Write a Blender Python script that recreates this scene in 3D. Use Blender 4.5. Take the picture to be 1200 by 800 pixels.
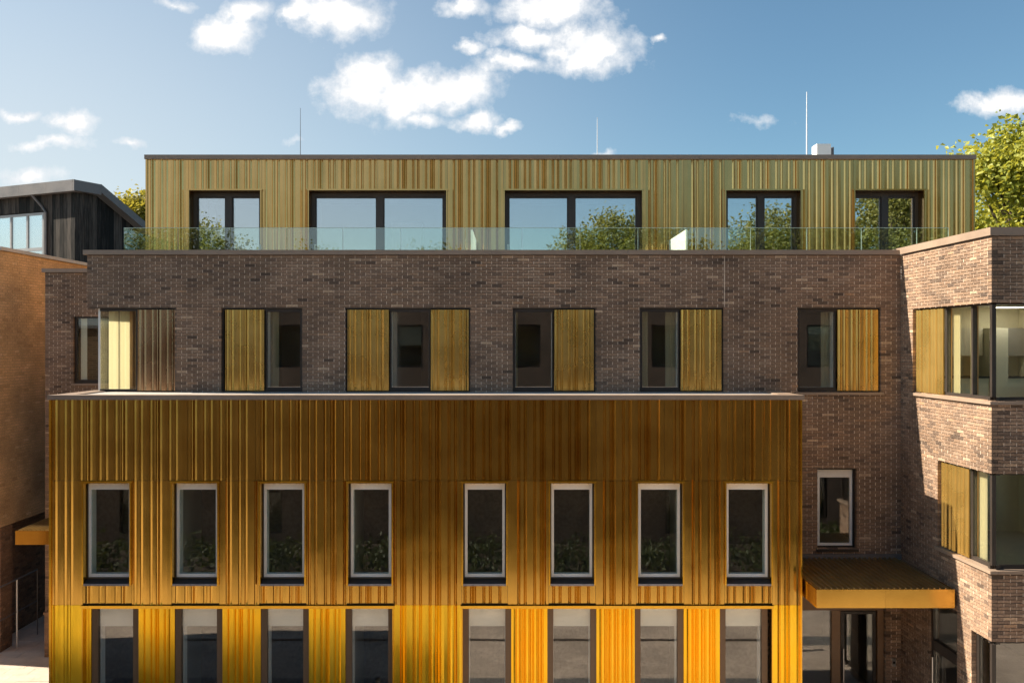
import bpy, math, random
import numpy as np
from mathutils import Vector, Matrix
R = math.radians
random.seed(7)
scene = bpy.context.scene
for o in list(bpy.data.objects):
    bpy.data.objects.remove(o)
COL = scene.collection

# ------------------------------------------------------------------ camera
F, PX0, PY0, EYE, CAMY = 1036.0, 600.0, 402.0, 8.0, -18.5
cam_d = bpy.data.cameras.new('camera')
cam = bpy.data.objects.new('camera', cam_d)
COL.objects.link(cam)
cam.location = (0, CAMY, EYE)
cam.rotation_euler = (R(90), 0, 0)
cam_d.sensor_width = 36
cam_d.lens = 36 * F / 1200
cam_d.shift_y = 2 / 1200
cam_d.clip_start = 0.1
cam_d.clip_end = 3000
scene.camera = cam

# ------------------------------------------------------------------ light
SUN_DIR = Vector((-2.65, 0.40, 2.05)).normalized()          # towards the sun
elev = math.asin(SUN_DIR.z)
azim = math.atan2(SUN_DIR.x, SUN_DIR.y)
sun_d = bpy.data.lights.new('sun', 'SUN')
sun_d.energy = 5.0
sun_d.angle = R(0.5)
sun_d.color = (1.0, 0.87, 0.70)
sun = bpy.data.objects.new('sun', sun_d)
COL.objects.link(sun)
sun.location = (-40, 6, 30)
sun.rotation_euler = SUN_DIR.to_track_quat('Z', 'Y').to_euler()

scene.view_settings.view_transform = 'Standard'
scene.view_settings.look = 'None'
scene.view_settings.exposure = 1.34
scene.view_settings.gamma = 1
scene.render.engine = 'CYCLES'
scene.cycles.max_bounces = 10
scene.cycles.transparent_max_bounces = 24
scene.cycles.glossy_bounces = 6
scene.cycles.diffuse_bounces = 5

world = bpy.data.worlds.new("World")
scene.world = world
world.use_nodes = True


class NT:
    """tiny node-tree writer"""
    def __init__(self, tree):
        self.t = tree
        tree.nodes.clear()

    def n(self, typ, ins=None, **kw):
        nd = self.t.nodes.new(typ)
        for k, v in kw.items():
            setattr(nd, k, v)
        for k, v in (ins or {}).items():
            s = nd.inputs[k]
            if isinstance(v, bpy.types.NodeSocket):
                self.t.links.new(v, s)
            elif isinstance(v, bpy.types.Node):
                self.t.links.new(v.outputs[0], s)
            else:
                s.default_value = v
        return nd

    def m(self, op, a, b=0.0, c=0.0, clamp=False):
        nd = self.n('ShaderNodeMath', {0: a, 1: b, 2: c}, operation=op, use_clamp=clamp)
        return nd.outputs[0]

    def mix(self, fac, a, b, mode='MIX'):
        nd = self.n('ShaderNodeMix', data_type='RGBA', blend_type=mode)
        for i, v in ((0, fac), (6, a), (7, b)):
            s = nd.inputs[i]
            if isinstance(v, bpy.types.NodeSocket):
                self.t.links.new(v, s)
            elif i == 0:
                s.default_value = v
            else:
                s.default_value = (v[0], v[1], v[2], 1)
        return nd.outputs[2]

    def noise(self, vec, scale, detail=3.0, rough=0.55, dim='3D'):
        nd = self.n('ShaderNodeTexNoise', {'Scale': scale, 'Detail': detail, 'Roughness': rough}, noise_dimensions=dim)
        if vec is not None:
            self.t.links.new(vec, nd.inputs['Vector'])
        return nd.outputs[0]

    def ramp(self, v, lo, hi, a=0.0, b=1.0, smooth=True):
        nd = self.n('ShaderNodeMapRange', {0: v, 1: lo, 2: hi, 3: a, 4: b})
        nd.interpolation_type = 'SMOOTHSTEP' if smooth else 'LINEAR'
        return nd.outputs[0]


# sky: Nishita plus cumulus clouds fixed to directions of the sky
w = NT(world.node_tree)
sky = w.n('ShaderNodeTexSky', sky_type='NISHITA', sun_disc=False)
sky.sun_elevation = elev
sky.sun_rotation = azim
sky.altitude = 50
sky.air_density = 1.0
sky.dust_density = 0.8
sky.ozone_density = 2.2
tc = w.n('ShaderNodeTexCoord')
sep = w.n('ShaderNodeSeparateXYZ', {0: tc.outputs['Generated']})
ay = w.m('MAXIMUM', w.m('ABSOLUTE', sep.outputs[1]), 0.02)
u_ = w.m('DIVIDE', sep.outputs[0], ay)
v_ = w.m('DIVIDE', sep.outputs[2], ay)
uv = w.n('ShaderNodeCombineXYZ', {0: u_, 1: v_, 2: 0.0}).outputs[0]
n1 = w.n('ShaderNodeTexNoise', {'Vector': uv, 'Scale': 14.0, 'Detail': 6.0, 'Roughness': 0.62})
n2 = w.n('ShaderNodeTexNoise', {'Vector': uv, 'Scale': 40.0, 'Detail': 5.0, 'Roughness': 0.6})
off = w.n('ShaderNodeVectorMath', {0: n1.outputs['Color'], 1: (0.5, 0.5, 0.5)}, operation='SUBTRACT')
off = w.n('ShaderNodeVectorMath', {0: off.outputs[0], 'Scale': 0.05}, operation='SCALE')
uvw = w.n('ShaderNodeVectorMath', {0: uv, 1: off.outputs[0]}, operation='ADD')
sp2 = w.n('ShaderNodeSeparateXYZ', {0: uvw.outputs[0]})
CLOUDS = [(290, 16, 30, 20, 1), (262, 42, 44, 22, 1), (352, 15, 30, 20, 1), (395, 20, 58, 30, 1),
          (425, 100, 55, 40, 1.05), (520, 103, 74, 28, 1), (470, 112, 60, 28, 1),
          (640, 12, 78, 22, 1), (690, 55, 62, 32, 1.05), (600, 76, 50, 13, .9), (548, 57, 22, 9, .85), (625, 42, 52, 16, .9),
          (558, 141, 32, 12, .9), (596, 149, 16, 7, .8), (1172, 121, 50, 19, 1), (82, 142, 34, 15, .95), (20, 133, 24, 8, .85),
          (150, 167, 17, 7, .7), (60, 168, 50, 8, .62), (498, 140, 28, 10, .6), (205, 6, 26, 8, .6), (890, 144, 24, 5, .22),
          (545, 10, 30, 14, .8), (30, 205, 46, 10, .7), (345, 168, 10, 4, .3), (710, 178, 14, 6, .75), (775, 44, 9, 6, .6)]
best = None
for (cx, cy, rx, ry, st) in CLOUDS:
    a = w.m('MULTIPLY', w.m('SUBTRACT', sp2.outputs[0], (cx - PX0) / F), F / rx / 1.12)
    b = w.m('MULTIPLY', w.m('SUBTRACT', sp2.outputs[1], (PY0 - cy) / F), F / ry / 1.12)
    r2 = w.m('ADD', w.m('MULTIPLY', a, a), w.m('MULTIPLY', b, b))
    e = w.m('MULTIPLY', w.m('SUBTRACT', 1.0, w.m('SQRT', r2)), st)
    best = e if best is None else w.m('MAXIMUM', best, e)
dens = w.m('ADD', w.m('MAXIMUM', best, -1.0), w.m('MULTIPLY', w.m('SUBTRACT', n2.outputs[0], 0.5), 1.15))
dens = w.m('ADD', dens, w.m('MULTIPLY', w.m('SUBTRACT', n1.outputs[0], 0.5), 0.9))
cm = w.m('POWER', w.ramp(dens, -0.05, 0.54, smooth=False), 1.2)
cshade = w.m('ADD', w.ramp(dens, 0.3, 0.95, 0.0, .6), w.ramp(n1.outputs[0], 0.35, 0.62, 0.0, .5), clamp=True)
ccol = w.mix(cshade, (5.7, 5.9, 6.15), (7.7, 7.6, 7.5))
# a thin veil of haze towards the sun's side, low in the sky
veil = w.m('MULTIPLY', w.ramp(u_, 0.35, -0.70), w.ramp(v_, 0.85, 0.0))
skyt = w.mix(1.0, sky.outputs[0], (.76, .93, .90), 'MULTIPLY')
skyc = w.mix(w.m('MULTIPLY', veil, 0.8), skyt, (5.5, 5.55, 5.5))
skyc = w.mix(cm, skyc, ccol)
bg = w.n('ShaderNodeBackground', {'Color': skyc, 'Strength': 0.060})
w.n('ShaderNodeOutputWorld', {'Surface': bg.outputs[0]})


# ------------------------------------------------------------------ materials
def mat(name):
    m = bpy.data.materials.new(name)
    m.use_nodes = True
    t = NT(m.node_tree)
    p = t.n('ShaderNodeBsdfPrincipled')
    o = t.n('ShaderNodeOutputMaterial', {'Surface': p.outputs[0]})
    g = t.n('ShaderNodeNewGeometry')
    return m, t, p, o, g.outputs['Position']


def lk(t, v, s):
    t.t.links.new(v, s)


def tone_of(t):
    return t.n('ShaderNodeAttribute', attribute_name='tone').outputs['Fac']


def scaled(t, pos, sx, sy, sz):
    return t.n('ShaderNodeVectorMath', {0: pos, 1: (sx, sy, sz)}, operation='MULTIPLY').outputs[0]


def plain(name, col, rough=0.6, metal=0.0, var=0.12, scale=3.0, bump=0.0, spec=0.5):
    m, t, p, o, pos = mat(name)
    nz = t.noise(pos, scale, 4)
    nz2 = t.noise(pos, scale * 9, 3)
    f = t.m('ADD', t.m('MULTIPLY', nz, 0.65), t.m('MULTIPLY', nz2, 0.35))
    lo = [c * (1 - var) for c in col]
    hi = [c * (1 + var) for c in col]
    lk(t, t.mix(t.ramp(f, 0.3, 0.7), lo, hi), p.inputs['Base Color'])
    lk(t, t.ramp(nz, 0.3, 0.7, rough * 0.85, min(1, rough * 1.15)), p.inputs['Roughness'])
    p.inputs['Metallic'].default_value = metal
    p.inputs['Specular IOR Level'].default_value = spec
    if bump:
        b = t.n('ShaderNodeBump', {'Height': nz2, 'Strength': bump, 'Distance': 0.01})
        lk(t, b.outputs[0], p.inputs['Normal'])
    return m


def brick_mat(name, stops):
    m, t, p, o, pos = mat(name)
    tn = tone_of(t)
    cr = t.n('ShaderNodeValToRGB', {0: tn})
    el = cr.color_ramp.elements
    cr.color_ramp.interpolation = 'LINEAR'
    for i, (ps, c) in enumerate(stops):
        e = el[i] if i < 2 else el.new(ps)
        e.position = ps
        e.color = (c[0], c[1], c[2], 1)
    nz = t.noise(pos, 30, 4)
    big = t.noise(pos, 0.9, 3)
    k = t.m('MULTIPLY', t.ramp(nz, 0.25, 0.75, 0.75, 1.25), t.ramp(big, 0.3, 0.7, 0.78, 1.22))
    kc = t.n('ShaderNodeCombineColor', {0: k, 1: k, 2: k}).outputs[0]
    c = t.mix(1.0, cr.outputs[0], kc, 'MULTIPLY')
    # a little bloom of lime on some bricks
    bl = t.m('MULTIPLY', t.ramp(t.noise(pos, 1.7, 5), 0.60, 0.74), t.ramp(t.noise(pos, 22, 3), 0.45, 0.7))
    c = t.mix(t.m('MULTIPLY', bl, 0.45), c, (0.36, 0.30, 0.25))
    lk(t, c, p.inputs['Base Color'])
    p.inputs['Roughness'].default_value = 0.8
    p.inputs['Specular IOR Level'].default_value = 0.3
    b = t.n('ShaderNodeBump', {'Height': t.noise(pos, 70, 3), 'Strength': 0.5, 'Distance': 0.004})
    lk(t, b.outputs[0], p.inputs['Normal'])
    return m


M = {}
M['brick'] = brick_mat('brown_brick', [(0, (.105, .074, .055)), (.22, (.185, .127, .092)), (.45, (.265, .173, .115)),
                                       (.65, (.305, .215, .152)), (.82, (.375, .230, .138)), (1, (.47, .355, .25))])
M['orange_brick'] = brick_mat('buff_orange_brick', [(0, (.50, .32, .165)), (.3, (.60, .395, .21)), (.7, (.66, .44, .24)), (1, (.74, .53, .31))])
M['brown_pillar_brick'] = brick_mat('brown_mixed_brick', [(0, (.13, .08, .05)), (.5, (.22, .13, .08)), (1, (.32, .20, .12))])


def mortar_mat(name, a, b):
    m, t, p, o, pos = mat(name)
    f = t.m('ADD', t.m('MULTIPLY', t.noise(pos, 1.1, 4), 0.6), t.m('MULTIPLY', t.noise(pos, 14, 3), 0.4))
    lk(t, t.mix(t.ramp(f, 0.38, 0.64), a, b), p.inputs['Base Color'])
    p.inputs['Roughness'].default_value = 0.95
    return m


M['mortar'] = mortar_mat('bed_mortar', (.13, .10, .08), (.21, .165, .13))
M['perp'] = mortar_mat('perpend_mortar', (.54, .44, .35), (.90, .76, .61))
M['orange_mortar'] = mortar_mat('buff_mortar', (.40, .28, .17), (.50, .36, .23))


def gold_mat(name, base, dark, rough=0.34, stain=0.25, metal=1.0):
    m, t, p, o, pos = mat(name)
    st = t.noise(scaled(t, pos, 7, 7, 0.5), 1.6, 5)           # vertical streaks
    cl = t.noise(pos, 1.3, 4)
    sp = t.noise(pos, 26, 3)
    tn = tone_of(t)
    f = t.m('ADD', t.m('MULTIPLY', st, 0.2), t.m('MULTIPLY', cl, 0.8))
    c = t.mix(t.ramp(f, 0.36, 0.64), dark, base)
    spot = t.m('MULTIPLY', t.ramp(sp, 0.56, 0.72), t.ramp(cl, 0.40, 0.65))
    c = t.mix(t.m('MULTIPLY', spot, stain), c, (dark[0] * .75, dark[1] * .62, dark[2] * .5))
    k = t.m('ADD', 0.92, t.m('MULTIPLY', tn, 0.16))
    c = t.mix(1.0, c, t.n('ShaderNodeCombineColor', {0: k, 1: k, 2: k}).outputs[0], 'MULTIPLY')
    lk(t, c, p.inputs['Base Color'])
    p.inputs['Metallic'].default_value = metal
    r = t.ramp(cl, 0.3, 0.7, rough - .03, rough + .03)
    lk(t, r, p.inputs['Roughness'])
    b = t.n('ShaderNodeBump', {'Height': t.noise(scaled(t, pos, 3, 3, 1.2), 2.0, 3), 'Strength': 0.018, 'Distance': 0.03})
    lk(t, b.outputs[0], p.inputs['Normal'])
    return m


M['gold'] = gold_mat('gold_anodised_sheet', (.67, .415, .095), (.60, .36, .076), rough=0.20, stain=0.05)
M['gold_low'] = gold_mat('bright_gold_anodised_sheet', (1.0, .64, .05), (.98, .575, .03), rough=0.24, stain=0.30)
M['bronze'] = gold_mat('pale_bronze_sheet', (.66, .405, .155), (.59, .35, .125), rough=0.18, stain=0.05)
M['gold_flat'] = gold_mat('gold_folded_trim', (.92, .55, .07), (.78, .43, .045), rough=0.24, stain=0.04)
M['panel'] = gold_mat('bronze_gold_panel', (.74, .50, .155), (.64, .42, .115), rough=0.28, stain=0.03, metal=.86)
M['panel_brown'] = gold_mat('brown_bronze_panel', (.46, .31, .19), (.38, .24, .14), rough=0.26, stain=0.03)
M['coping'] = plain('brown_coping_metal', (.29, .215, .16), 0.45, 0.0, 0.10, 1.2)
M['pale_coping'] = plain('pale_metal_coping', (.46, .45, .44), 0.45, 0.0, 0.10, 1.2)
M['dark_frame'] = plain('dark_bronze_frame', (.035, .028, .024), 0.4, 0.0, 0.1, 2)
M['brown_frame'] = plain('brown_bronze_frame', (.21, .130, .075), 0.42, 0.2, 0.1, 2)
M['white'] = plain('white_window_lining', (.86, .85, .81), 0.55, 0, 0.04, 2)
M['blind'] = plain('cream_roller_blind', (.90, .87, .78), 0.8, 0, 0.05, 3)
M['wall_in'] = plain('painted_plaster', (.36, .34, .30), 0.85, 0, 0.05, 1)
M['cream'] = plain('cream_plaster', (.86, .80, .60), 0.85, 0, 0.05, 1)
M['cupboard'] = plain('cream_cupboard', (.80, .76, .60), 0.5, 0, 0.05, 1)
M['worktop'] = plain('black_worktop', (.015, .015, .015), 0.3, 0, 0.1, 3)
M['floor_in'] = plain('timber_floor', (.42, .33, .24), 0.55, 0, 0.15, 2)
M['timber'] = plain('oak_lining', (.52, .30, .12), 0.55, 0, 0.15, 4)
M['dark'] = plain('dark_void_paint', (.018, .016, .014), 0.8, 0, 0.1, 2)
M['steel'] = plain('brushed_steel', (.55, .55, .55), 0.35, 1.0, 0.06, 4)
M['galv'] = plain('galvanised_rod', (.72, .74, .76), 0.5, 0.3, 0.06, 4)
M['grey_metal'] = plain('grey_zinc_fascia', (.135, .128, .13), 0.5, 0.1, 0.14, 1.5)
M['grey_frame'] = plain('grey_window_frame', (.30, .31, .32), 0.5, 0, 0.08, 2)
M['roof'] = plain('grey_roof_membrane', (.26, .25, .24), 0.9, 0, 0.15, 1.5, 0.3)
M['terrace'] = plain('pale_terrace_paver', (.40, .37, .34), 0.85, 0, 0.12, 2, 0.2)
M['slate'] = plain('dark_bronze_sill', (.055, .042, .034), 0.6, 0, 0.2, 9, 0.1, 0.2)
M['glass_edge'] = plain('polished_glass_edge', (.50, .66, .56), 0.3, 0, 0.05, 2)
M['canopy_sheet'] = plain('brown_profiled_metal', (.46, .34, .16), 0.34, 0.85, 0.16, 3.5)
M['white_ceiling'] = plain('white_ceiling_paint', (.86, .85, .80), 0.9, 0, 0.03, 1)
M['pale_floor'] = plain('pale_oak_floor', (.62, .52, .38), 0.5, 0, 0.1, 2)
M['bark'] = plain('tree_bark', (.11, .085, .06), 0.9, 0, 0.3, 8, 0.7)
M['bollard'] = plain('bollard_grey_paint', (.10, .10, .10), 0.45, 0.2, 0.1, 4)
M['lens'] = plain('frosted_lamp_lens', (.80, .80, .78), 0.3, 0, 0.03, 4)


def char_mat():
    m, t, p, o, pos = mat('charred_timber')
    s = t.noise(scaled(t, pos, 9, 9, 0.7), 2.2, 6, 0.65)
    tn = tone_of(t)
    f = t.m('ADD', t.m('MULTIPLY', s, 0.8), t.m('MULTIPLY', tn, 0.3))
    lk(t, t.mix(t.ramp(f, 0.42, 0.85), (.006, .0055, .005), (.085, .072, .062)), p.inputs['Base Color'])
    p.inputs['Specular IOR Level'].default_value = 0.15
    p.inputs['Roughness'].default_value = 0.62
    b = t.n('ShaderNodeBump', {'Height': s, 'Strength': 0.6, 'Distance': 0.01})
    lk(t, b.outputs[0], p.inputs['Normal'])
    return m


M['char'] = char_mat()


def glass_mat(name, tint, floor, gain=1.0, wob=0.02):
    m = bpy.data.materials.new(name)
    m.use_nodes = True
    t = NT(m.node_tree)
    pos = t.n('ShaderNodeNewGeometry').outputs['Position']
    bmp = t.n('ShaderNodeBump', {'Height': t.noise(pos, 1.6, 2), 'Strength': wob, 'Distance': 0.02}).outputs[0]
    gm_ = t.n('ShaderNodeNewGeometry')
    ct = t.m('ABSOLUTE', t.n('ShaderNodeVectorMath', {0: gm_.outputs['Normal'], 1: gm_.outputs['Incoming']}, operation='DOT_PRODUCT').outputs['Value'])
    sch = t.m('ADD', .04, t.m('MULTIPLY', .96, t.m('POWER', t.m('SUBTRACT', 1.0, ct, clamp=True), 5.0)))
    fac = t.m('ADD', t.m('MULTIPLY', sch, gain), floor, clamp=True)
    tr = t.n('ShaderNodeBsdfTransparent', {'Color': (*tint, 1)})
    gl = t.n('ShaderNodeBsdfGlossy', {'Color': (.97, .98, 1, 1), 'Roughness': 0.0, 'Normal': bmp})
    mx = t.n('ShaderNodeMixShader', {0: fac, 1: tr.outputs[0], 2: gl.outputs[0]})
    t.n('ShaderNodeOutputMaterial', {'Surface': mx.outputs[0]})
    return m


M['glass'] = glass_mat('coated_window_glass', (.93, .96, .93), 0.025)
M['glass_mid'] = glass_mat('reflecting_clear_glass', (.93, .95, .93), 0.09)
M['glass_low'] = glass_mat('mirror_coated_glass', (.95, .96, .94), 0.05)
M['glass_top'] = glass_mat('sky_reflecting_glass', (.88, .91, .91), 0.46)
M['glass_wing'] = glass_mat('green_tinted_glass', (.975, .98, .93), 0.01)
M['glass_rail'] = glass_mat('balustrade_glass', (.90, .96, .92), 0.075)


def translucent(name, col):
    m = bpy.data.materials.new(name)
    m.use_nodes = True
    t = NT(m.node_tree)
    a = t.n('ShaderNodeBsdfDiffuse', {'Color': (*col, 1)})
    b = t.n('ShaderNodeBsdfTranslucent', {'Color': (*col, 1)})
    mx = t.n('ShaderNodeMixShader', {0: 0.45, 1: a.outputs[0], 2: b.outputs[0]})
    t.n('ShaderNodeOutputMaterial', {'Surface': mx.outputs[0]})
    return m


M['curtain'] = translucent('cream_sheer_fabric', (.84, .78, .58))
M['lip'] = plain('weathered_grey_drip', (.34, .31, .32), 0.5, 0.2, 0.25, 14)
M['screen'] = translucent('frosted_white_screen', (.80, .84, .78))


def leaf_mat(name, lo, hi):
    m = bpy.data.materials.new(name)
    m.use_nodes = True
    t = NT(m.node_tree)
    tn = tone_of(t)
    c = t.mix(tn, lo, hi)
    a = t.n('ShaderNodeBsdfPrincipled', {'Base Color': c, 'Roughness': 0.55})
    b = t.n('ShaderNodeBsdfTranslucent', {'Color': t.mix(0.5, c, (hi[0] * 1.5, hi[1] * 1.3, hi[2] * .6))})
    mx = t.n('ShaderNodeMixShader', {0: 0.4, 1: a.outputs[0], 2: b.outputs[0]})
    t.n('ShaderNodeOutputMaterial', {'Surface': mx.outputs[0]})
    return m


M['leaf'] = leaf_mat('green_leaves', (.14, .20, .03), (.46, .46, .08))
M['leaf_y'] = leaf_mat('yellow_green_leaves', (.16, .17, .03), (.40, .36, .06))
M['leaf_h'] = leaf_mat('dark_hedge_leaves', (.025, .04, .012), (.10, .12, .035))
M['leaf_d'] = leaf_mat('deep_green_leaves', (.08, .11, .025), (.24, .25, .06))


def paving_mat(name, base, bw, bh, mortar=0.006):
    m, t, p, o, pos = mat(name)
    bt = t.n('ShaderNodeTexBrick', {'Vector': pos, 'Scale': 1.0, 'Mortar Size': mortar, 'Brick Width': bw, 'Row Height': bh,
                                    'Color1': (base[0] * .88, base[1] * .88, base[2] * .88, 1),
                                    'Color2': (base[0] * 1.1, base[1] * 1.1, base[2] * 1.1, 1),
                                    'Mortar': (base[0] * .5, base[1] * .5, base[2] * .5, 1)})
    n = t.ramp(t.noise(pos, 0.8, 5), 0.3, 0.7, 0.82, 1.14)
    c = t.mix(1.0, bt.outputs[0], t.n('ShaderNodeCombineColor', {0: n, 1: n, 2: n}).outputs[0], 'MULTIPLY')
    lk(t, c, p.inputs['Base Color'])
    p.inputs['Roughness'].default_value = 0.85
    b = t.n('ShaderNodeBump', {'Height': bt.outputs[1], 'Strength': 0.6, 'Distance': -0.006})
    lk(t, b.outputs[0], p.inputs['Normal'])
    return m


M['paving'] = paving_mat('buff_block_paving', (.54, .44, .355), 0.30, 0.15)
M['slab'] = plain('buff_paving_slab', (.52, .43, .355), 0.85, 0, 0.14, 2.5, 0.3)
M['asphalt'] = plain('asphalt', (.06, .06, .06), 0.9, 0, 0.2, 2, 0.4)
M['setts'] = paving_mat('grey_setts', (.20, .19, .18), 0.12, 0.12, 0.012)


def wallbrick_tex(name, c1, c2, mo):
    """far or never-directly-seen brick faces: colour and relief from a brick texture"""
    m, t, p, o, pos = mat(name)
    nn = t.n('ShaderNodeNewGeometry').outputs['Normal']
    sx = t.n('ShaderNodeSeparateXYZ', {0: pos})
    h = t.m('ADD', sx.outputs[0], sx.outputs[1])
    v = t.n('ShaderNodeCombineXYZ', {0: h, 1: sx.outputs[2], 2: 0.0}).outputs[0]
    bt = t.n('ShaderNodeTexBrick', {'Vector': v, 'Scale': 1.0, 'Mortar Size': 0.006, 'Brick Width': 0.22, 'Row Height': 0.06,
                                    'Color1': (*c1, 1), 'Color2': (*c2, 1), 'Mortar': (*mo, 1)})
    n = t.ramp(t.noise(pos, 1.2, 4), 0.3, 0.7, 0.8, 1.2)
    c = t.mix(1.0, bt.outputs[0], t.n('ShaderNodeCombineColor', {0: n, 1: n, 2: n}).outputs[0], 'MULTIPLY')
    lk(t, c, p.inputs['Base Color'])
    p.inputs['Roughness'].default_value = 0.9
    b = t.n('ShaderNodeBump', {'Height': bt.outputs[1], 'Strength': 0.5, 'Distance': -0.006})
    lk(t, b.outputs[0], p.inputs['Normal'])
    return m


M['brick_far'] = wallbrick_tex('brown_brick_far', (.075, .055, .043), (.13, .085, .062), (.15, .12, .095))
M['orange_far'] = wallbrick_tex('buff_brick_far', (.42, .27, .15), (.52, .35, .20), (.30, .20, .12))


# ------------------------------------------------------------------ mesh helpers
class MB:
    """collects quads; build() links them as ONE mesh object"""
    def __init__(self):
        self.v, self.f, self.tn, self.mi = [], [], [], []

    def quad(self, a, b, c, d, tone=.5, mi=0):
        i = len(self.v)
        self.v += [tuple(a), tuple(b), tuple(c), tuple(d)]
        self.f.append((i, i + 1, i + 2, i + 3))
        self.tn.append(tone)
        self.mi.append(mi)

    def poly(self, pts, tone=.5, mi=0):
        i = len(self.v)
        self.v += [tuple(p) for p in pts]
        self.f.append(tuple(range(i, i + len(pts))))
        self.tn.append(tone)
        self.mi.append(mi)

    def box8(self, p, tone=.5, mi=0):
        i = len(self.v)
        self.v += [tuple(q) for q in p]
        for f in ((0, 3, 2, 1), (4, 5, 6, 7), (0, 1, 5, 4), (1, 2, 6, 5), (2, 3, 7, 6), (3, 0, 4, 7)):
            self.f.append(tuple(i + k for k in f))
            self.tn.append(tone)
            self.mi.append(mi)

    def box(self, x0, x1, y0, y1, z0, z1, tone=.5, mi=0):
        if x1 < x0: x0, x1 = x1, x0
        if y1 < y0: y0, y1 = y1, y0
        if z1 < z0: z0, z1 = z1, z0
        self.box8([(x0, y0, z0), (x1, y0, z0), (x1, y1, z0), (x0, y1, z0),
                   (x0, y0, z1), (x1, y0, z1), (x1, y1, z1), (x0, y1, z1)], tone, mi)

    def tube(self, pts, rads, n=8, tone=.5):
        rings = []
        for k, (p, r) in enumerate(zip(pts, rads)):
            p = Vector(p)
            d = (Vector(pts[min(k + 1, len(pts) - 1)]) - Vector(pts[max(k - 1, 0)])).normalized()
            a = d.orthogonal().normalized()
            b = d.cross(a)
            i = len(self.v)
            for q in range(n):
                t = 2 * math.pi * q / n
                self.v.append(tuple(p + a * (r * math.cos(t)) + b * (r * math.sin(t))))
            rings.append(i)
        for k in range(len(rings) - 1):
            for q in range(n):
                self.f.append((rings[k] + q, rings[k] + (q + 1) % n, rings[k + 1] + (q + 1) % n, rings[k + 1] + q))
                self.tn.append(tone); self.mi.append(0)
        for i, rev in ((rings[0], True), (rings[-1], False)):
            f = [i + q for q in range(n)]
            self.f.append(tuple(reversed(f)) if rev else tuple(f))
            self.tn.append(tone); self.mi.append(0)

    def mesh(self, name, mats):
        me = bpy.data.meshes.new(name)
        me.from_pydata(self.v, [], self.f)
        for m in (mats if isinstance(mats, (list, tuple)) else [mats]):
            me.materials.append(m)
        a = me.attributes.new('tone', 'FLOAT', 'FACE')
        a.data.foreach_set('value', np.array(self.tn, dtype=np.float32))
        if any(self.mi):
            me.polygons.foreach_set('material_index', np.array(self.mi, dtype=np.int32))
        me.update()
        return me

    def build(self, name, mats, parent=None, label=None):
        o = bpy.data.objects.new(name, self.mesh(name, mats))
        COL.objects.link(o)
        if parent is not None:
            o.parent = parent
        if label:
            o['label'] = label
        return o


def thing(name, label, cat, loc=(0, 0, 0), group=None, rz=0):
    o = bpy.data.objects.new(name, None)
    o.empty_display_size = 0.3
    COL.objects.link(o)
    o.location = loc
    o.rotation_euler = (0, 0, rz)
    o['label'] = label
    o['category'] = cat
    if group:
        o['group'] = group
    return o


def tag(o, label, cat, group=None):
    o['label'] = label
    o['category'] = cat
    if group:
        o['group'] = group
    return o


def struct(name, mb, m):
    o = mb.build(name, m)
    o['kind'] = 'structure'
    return o


class Fr:
    """a wall's own frame: u along it, w outwards, z up"""
    def __init__(self, ox, oy, ux, uy):
        l = math.hypot(ux, uy)
        self.o = (ox, oy)
        self.u = (ux / l, uy / l)
        self.n = (uy / l, -ux / l)          # outward = right-hand side of u

    def p(self, u, w, z):
        return (self.o[0] + self.u[0] * u + self.n[0] * w, self.o[1] + self.u[1] * u + self.n[1] * w, z)

    def box(self, mb, u0, u1, w0, w1, z0, z1, tone=.5, mi=0):
        # w0 outer (nearer the viewer), w1 inner
        mb.box8([self.p(u0, w0, z0), self.p(u1, w0, z0), self.p(u1, w1, z0), self.p(u0, w1, z0),
                 self.p(u0, w0, z1), self.p(u1, w0, z1), self.p(u1, w1, z1), self.p(u0, w1, z1)], tone, mi)

    def ang(self):
        return math.atan2(self.u[1], self.u[0])


def X(px, d): return (px - PX0) * d / F
def Z(py, d): return EYE - (py - PY0) * d / F


# ------------------------------------------------------------------ ground
g = MB(); g.quad((-900, -900, -0.02), (900, -900, -0.02), (900, 900, -0.02), (-900, 900, -0.02))
struct('ground', g, M['asphalt'])
g = MB(); g.quad((-30, -19.4, 0), (24, -19.4, 0), (24, 14, 0), (-30, 14, 0))
paving = struct('courtyard_paving', g, M['paving'])
g = MB(); g.quad((-9.5, -5.4, .004), (10, -5.4, .004), (10, -4.7, .004), (-9.5, -4.7, .004))
struct('sett_channel', g, M['setts'])
g = MB(); g.quad((-9.5, -8.2, .004), (14, -8.2, .004), (14, -8.03, .004), (-9.5, -8.03, .004))
struct('drain_channel', g, M['dark_frame'])
# the slabs one can pick apart in the passage on the left
slab_me = []
for k in range(4):
    b = MB(); b.box(-.297, .297, -.197, .197, -.03, .012, random.random())
    slab_me.append(b.mesh('paving_slab', M['slab']))
for j in range(20):
    for i in range(11):
        o = bpy.data.objects.new('paving_slab', random.choice(slab_me))
        COL.objects.link(o)
        o.parent = paving
        o.location = (-15.3 + i * .6 + (.3 if j % 2 else 0), 1.0 + j * .4, .004 + random.uniform(-.002, .002))

# ------------------------------------------------------------------ the building
bld = thing('apartment_building', 'modern brown brick apartment building with gold ribbed metal block, rooftop storey and corner wing', 'building')

BRICKS = []      # (score, part, mesh key, loc, angle) over the whole building


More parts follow.
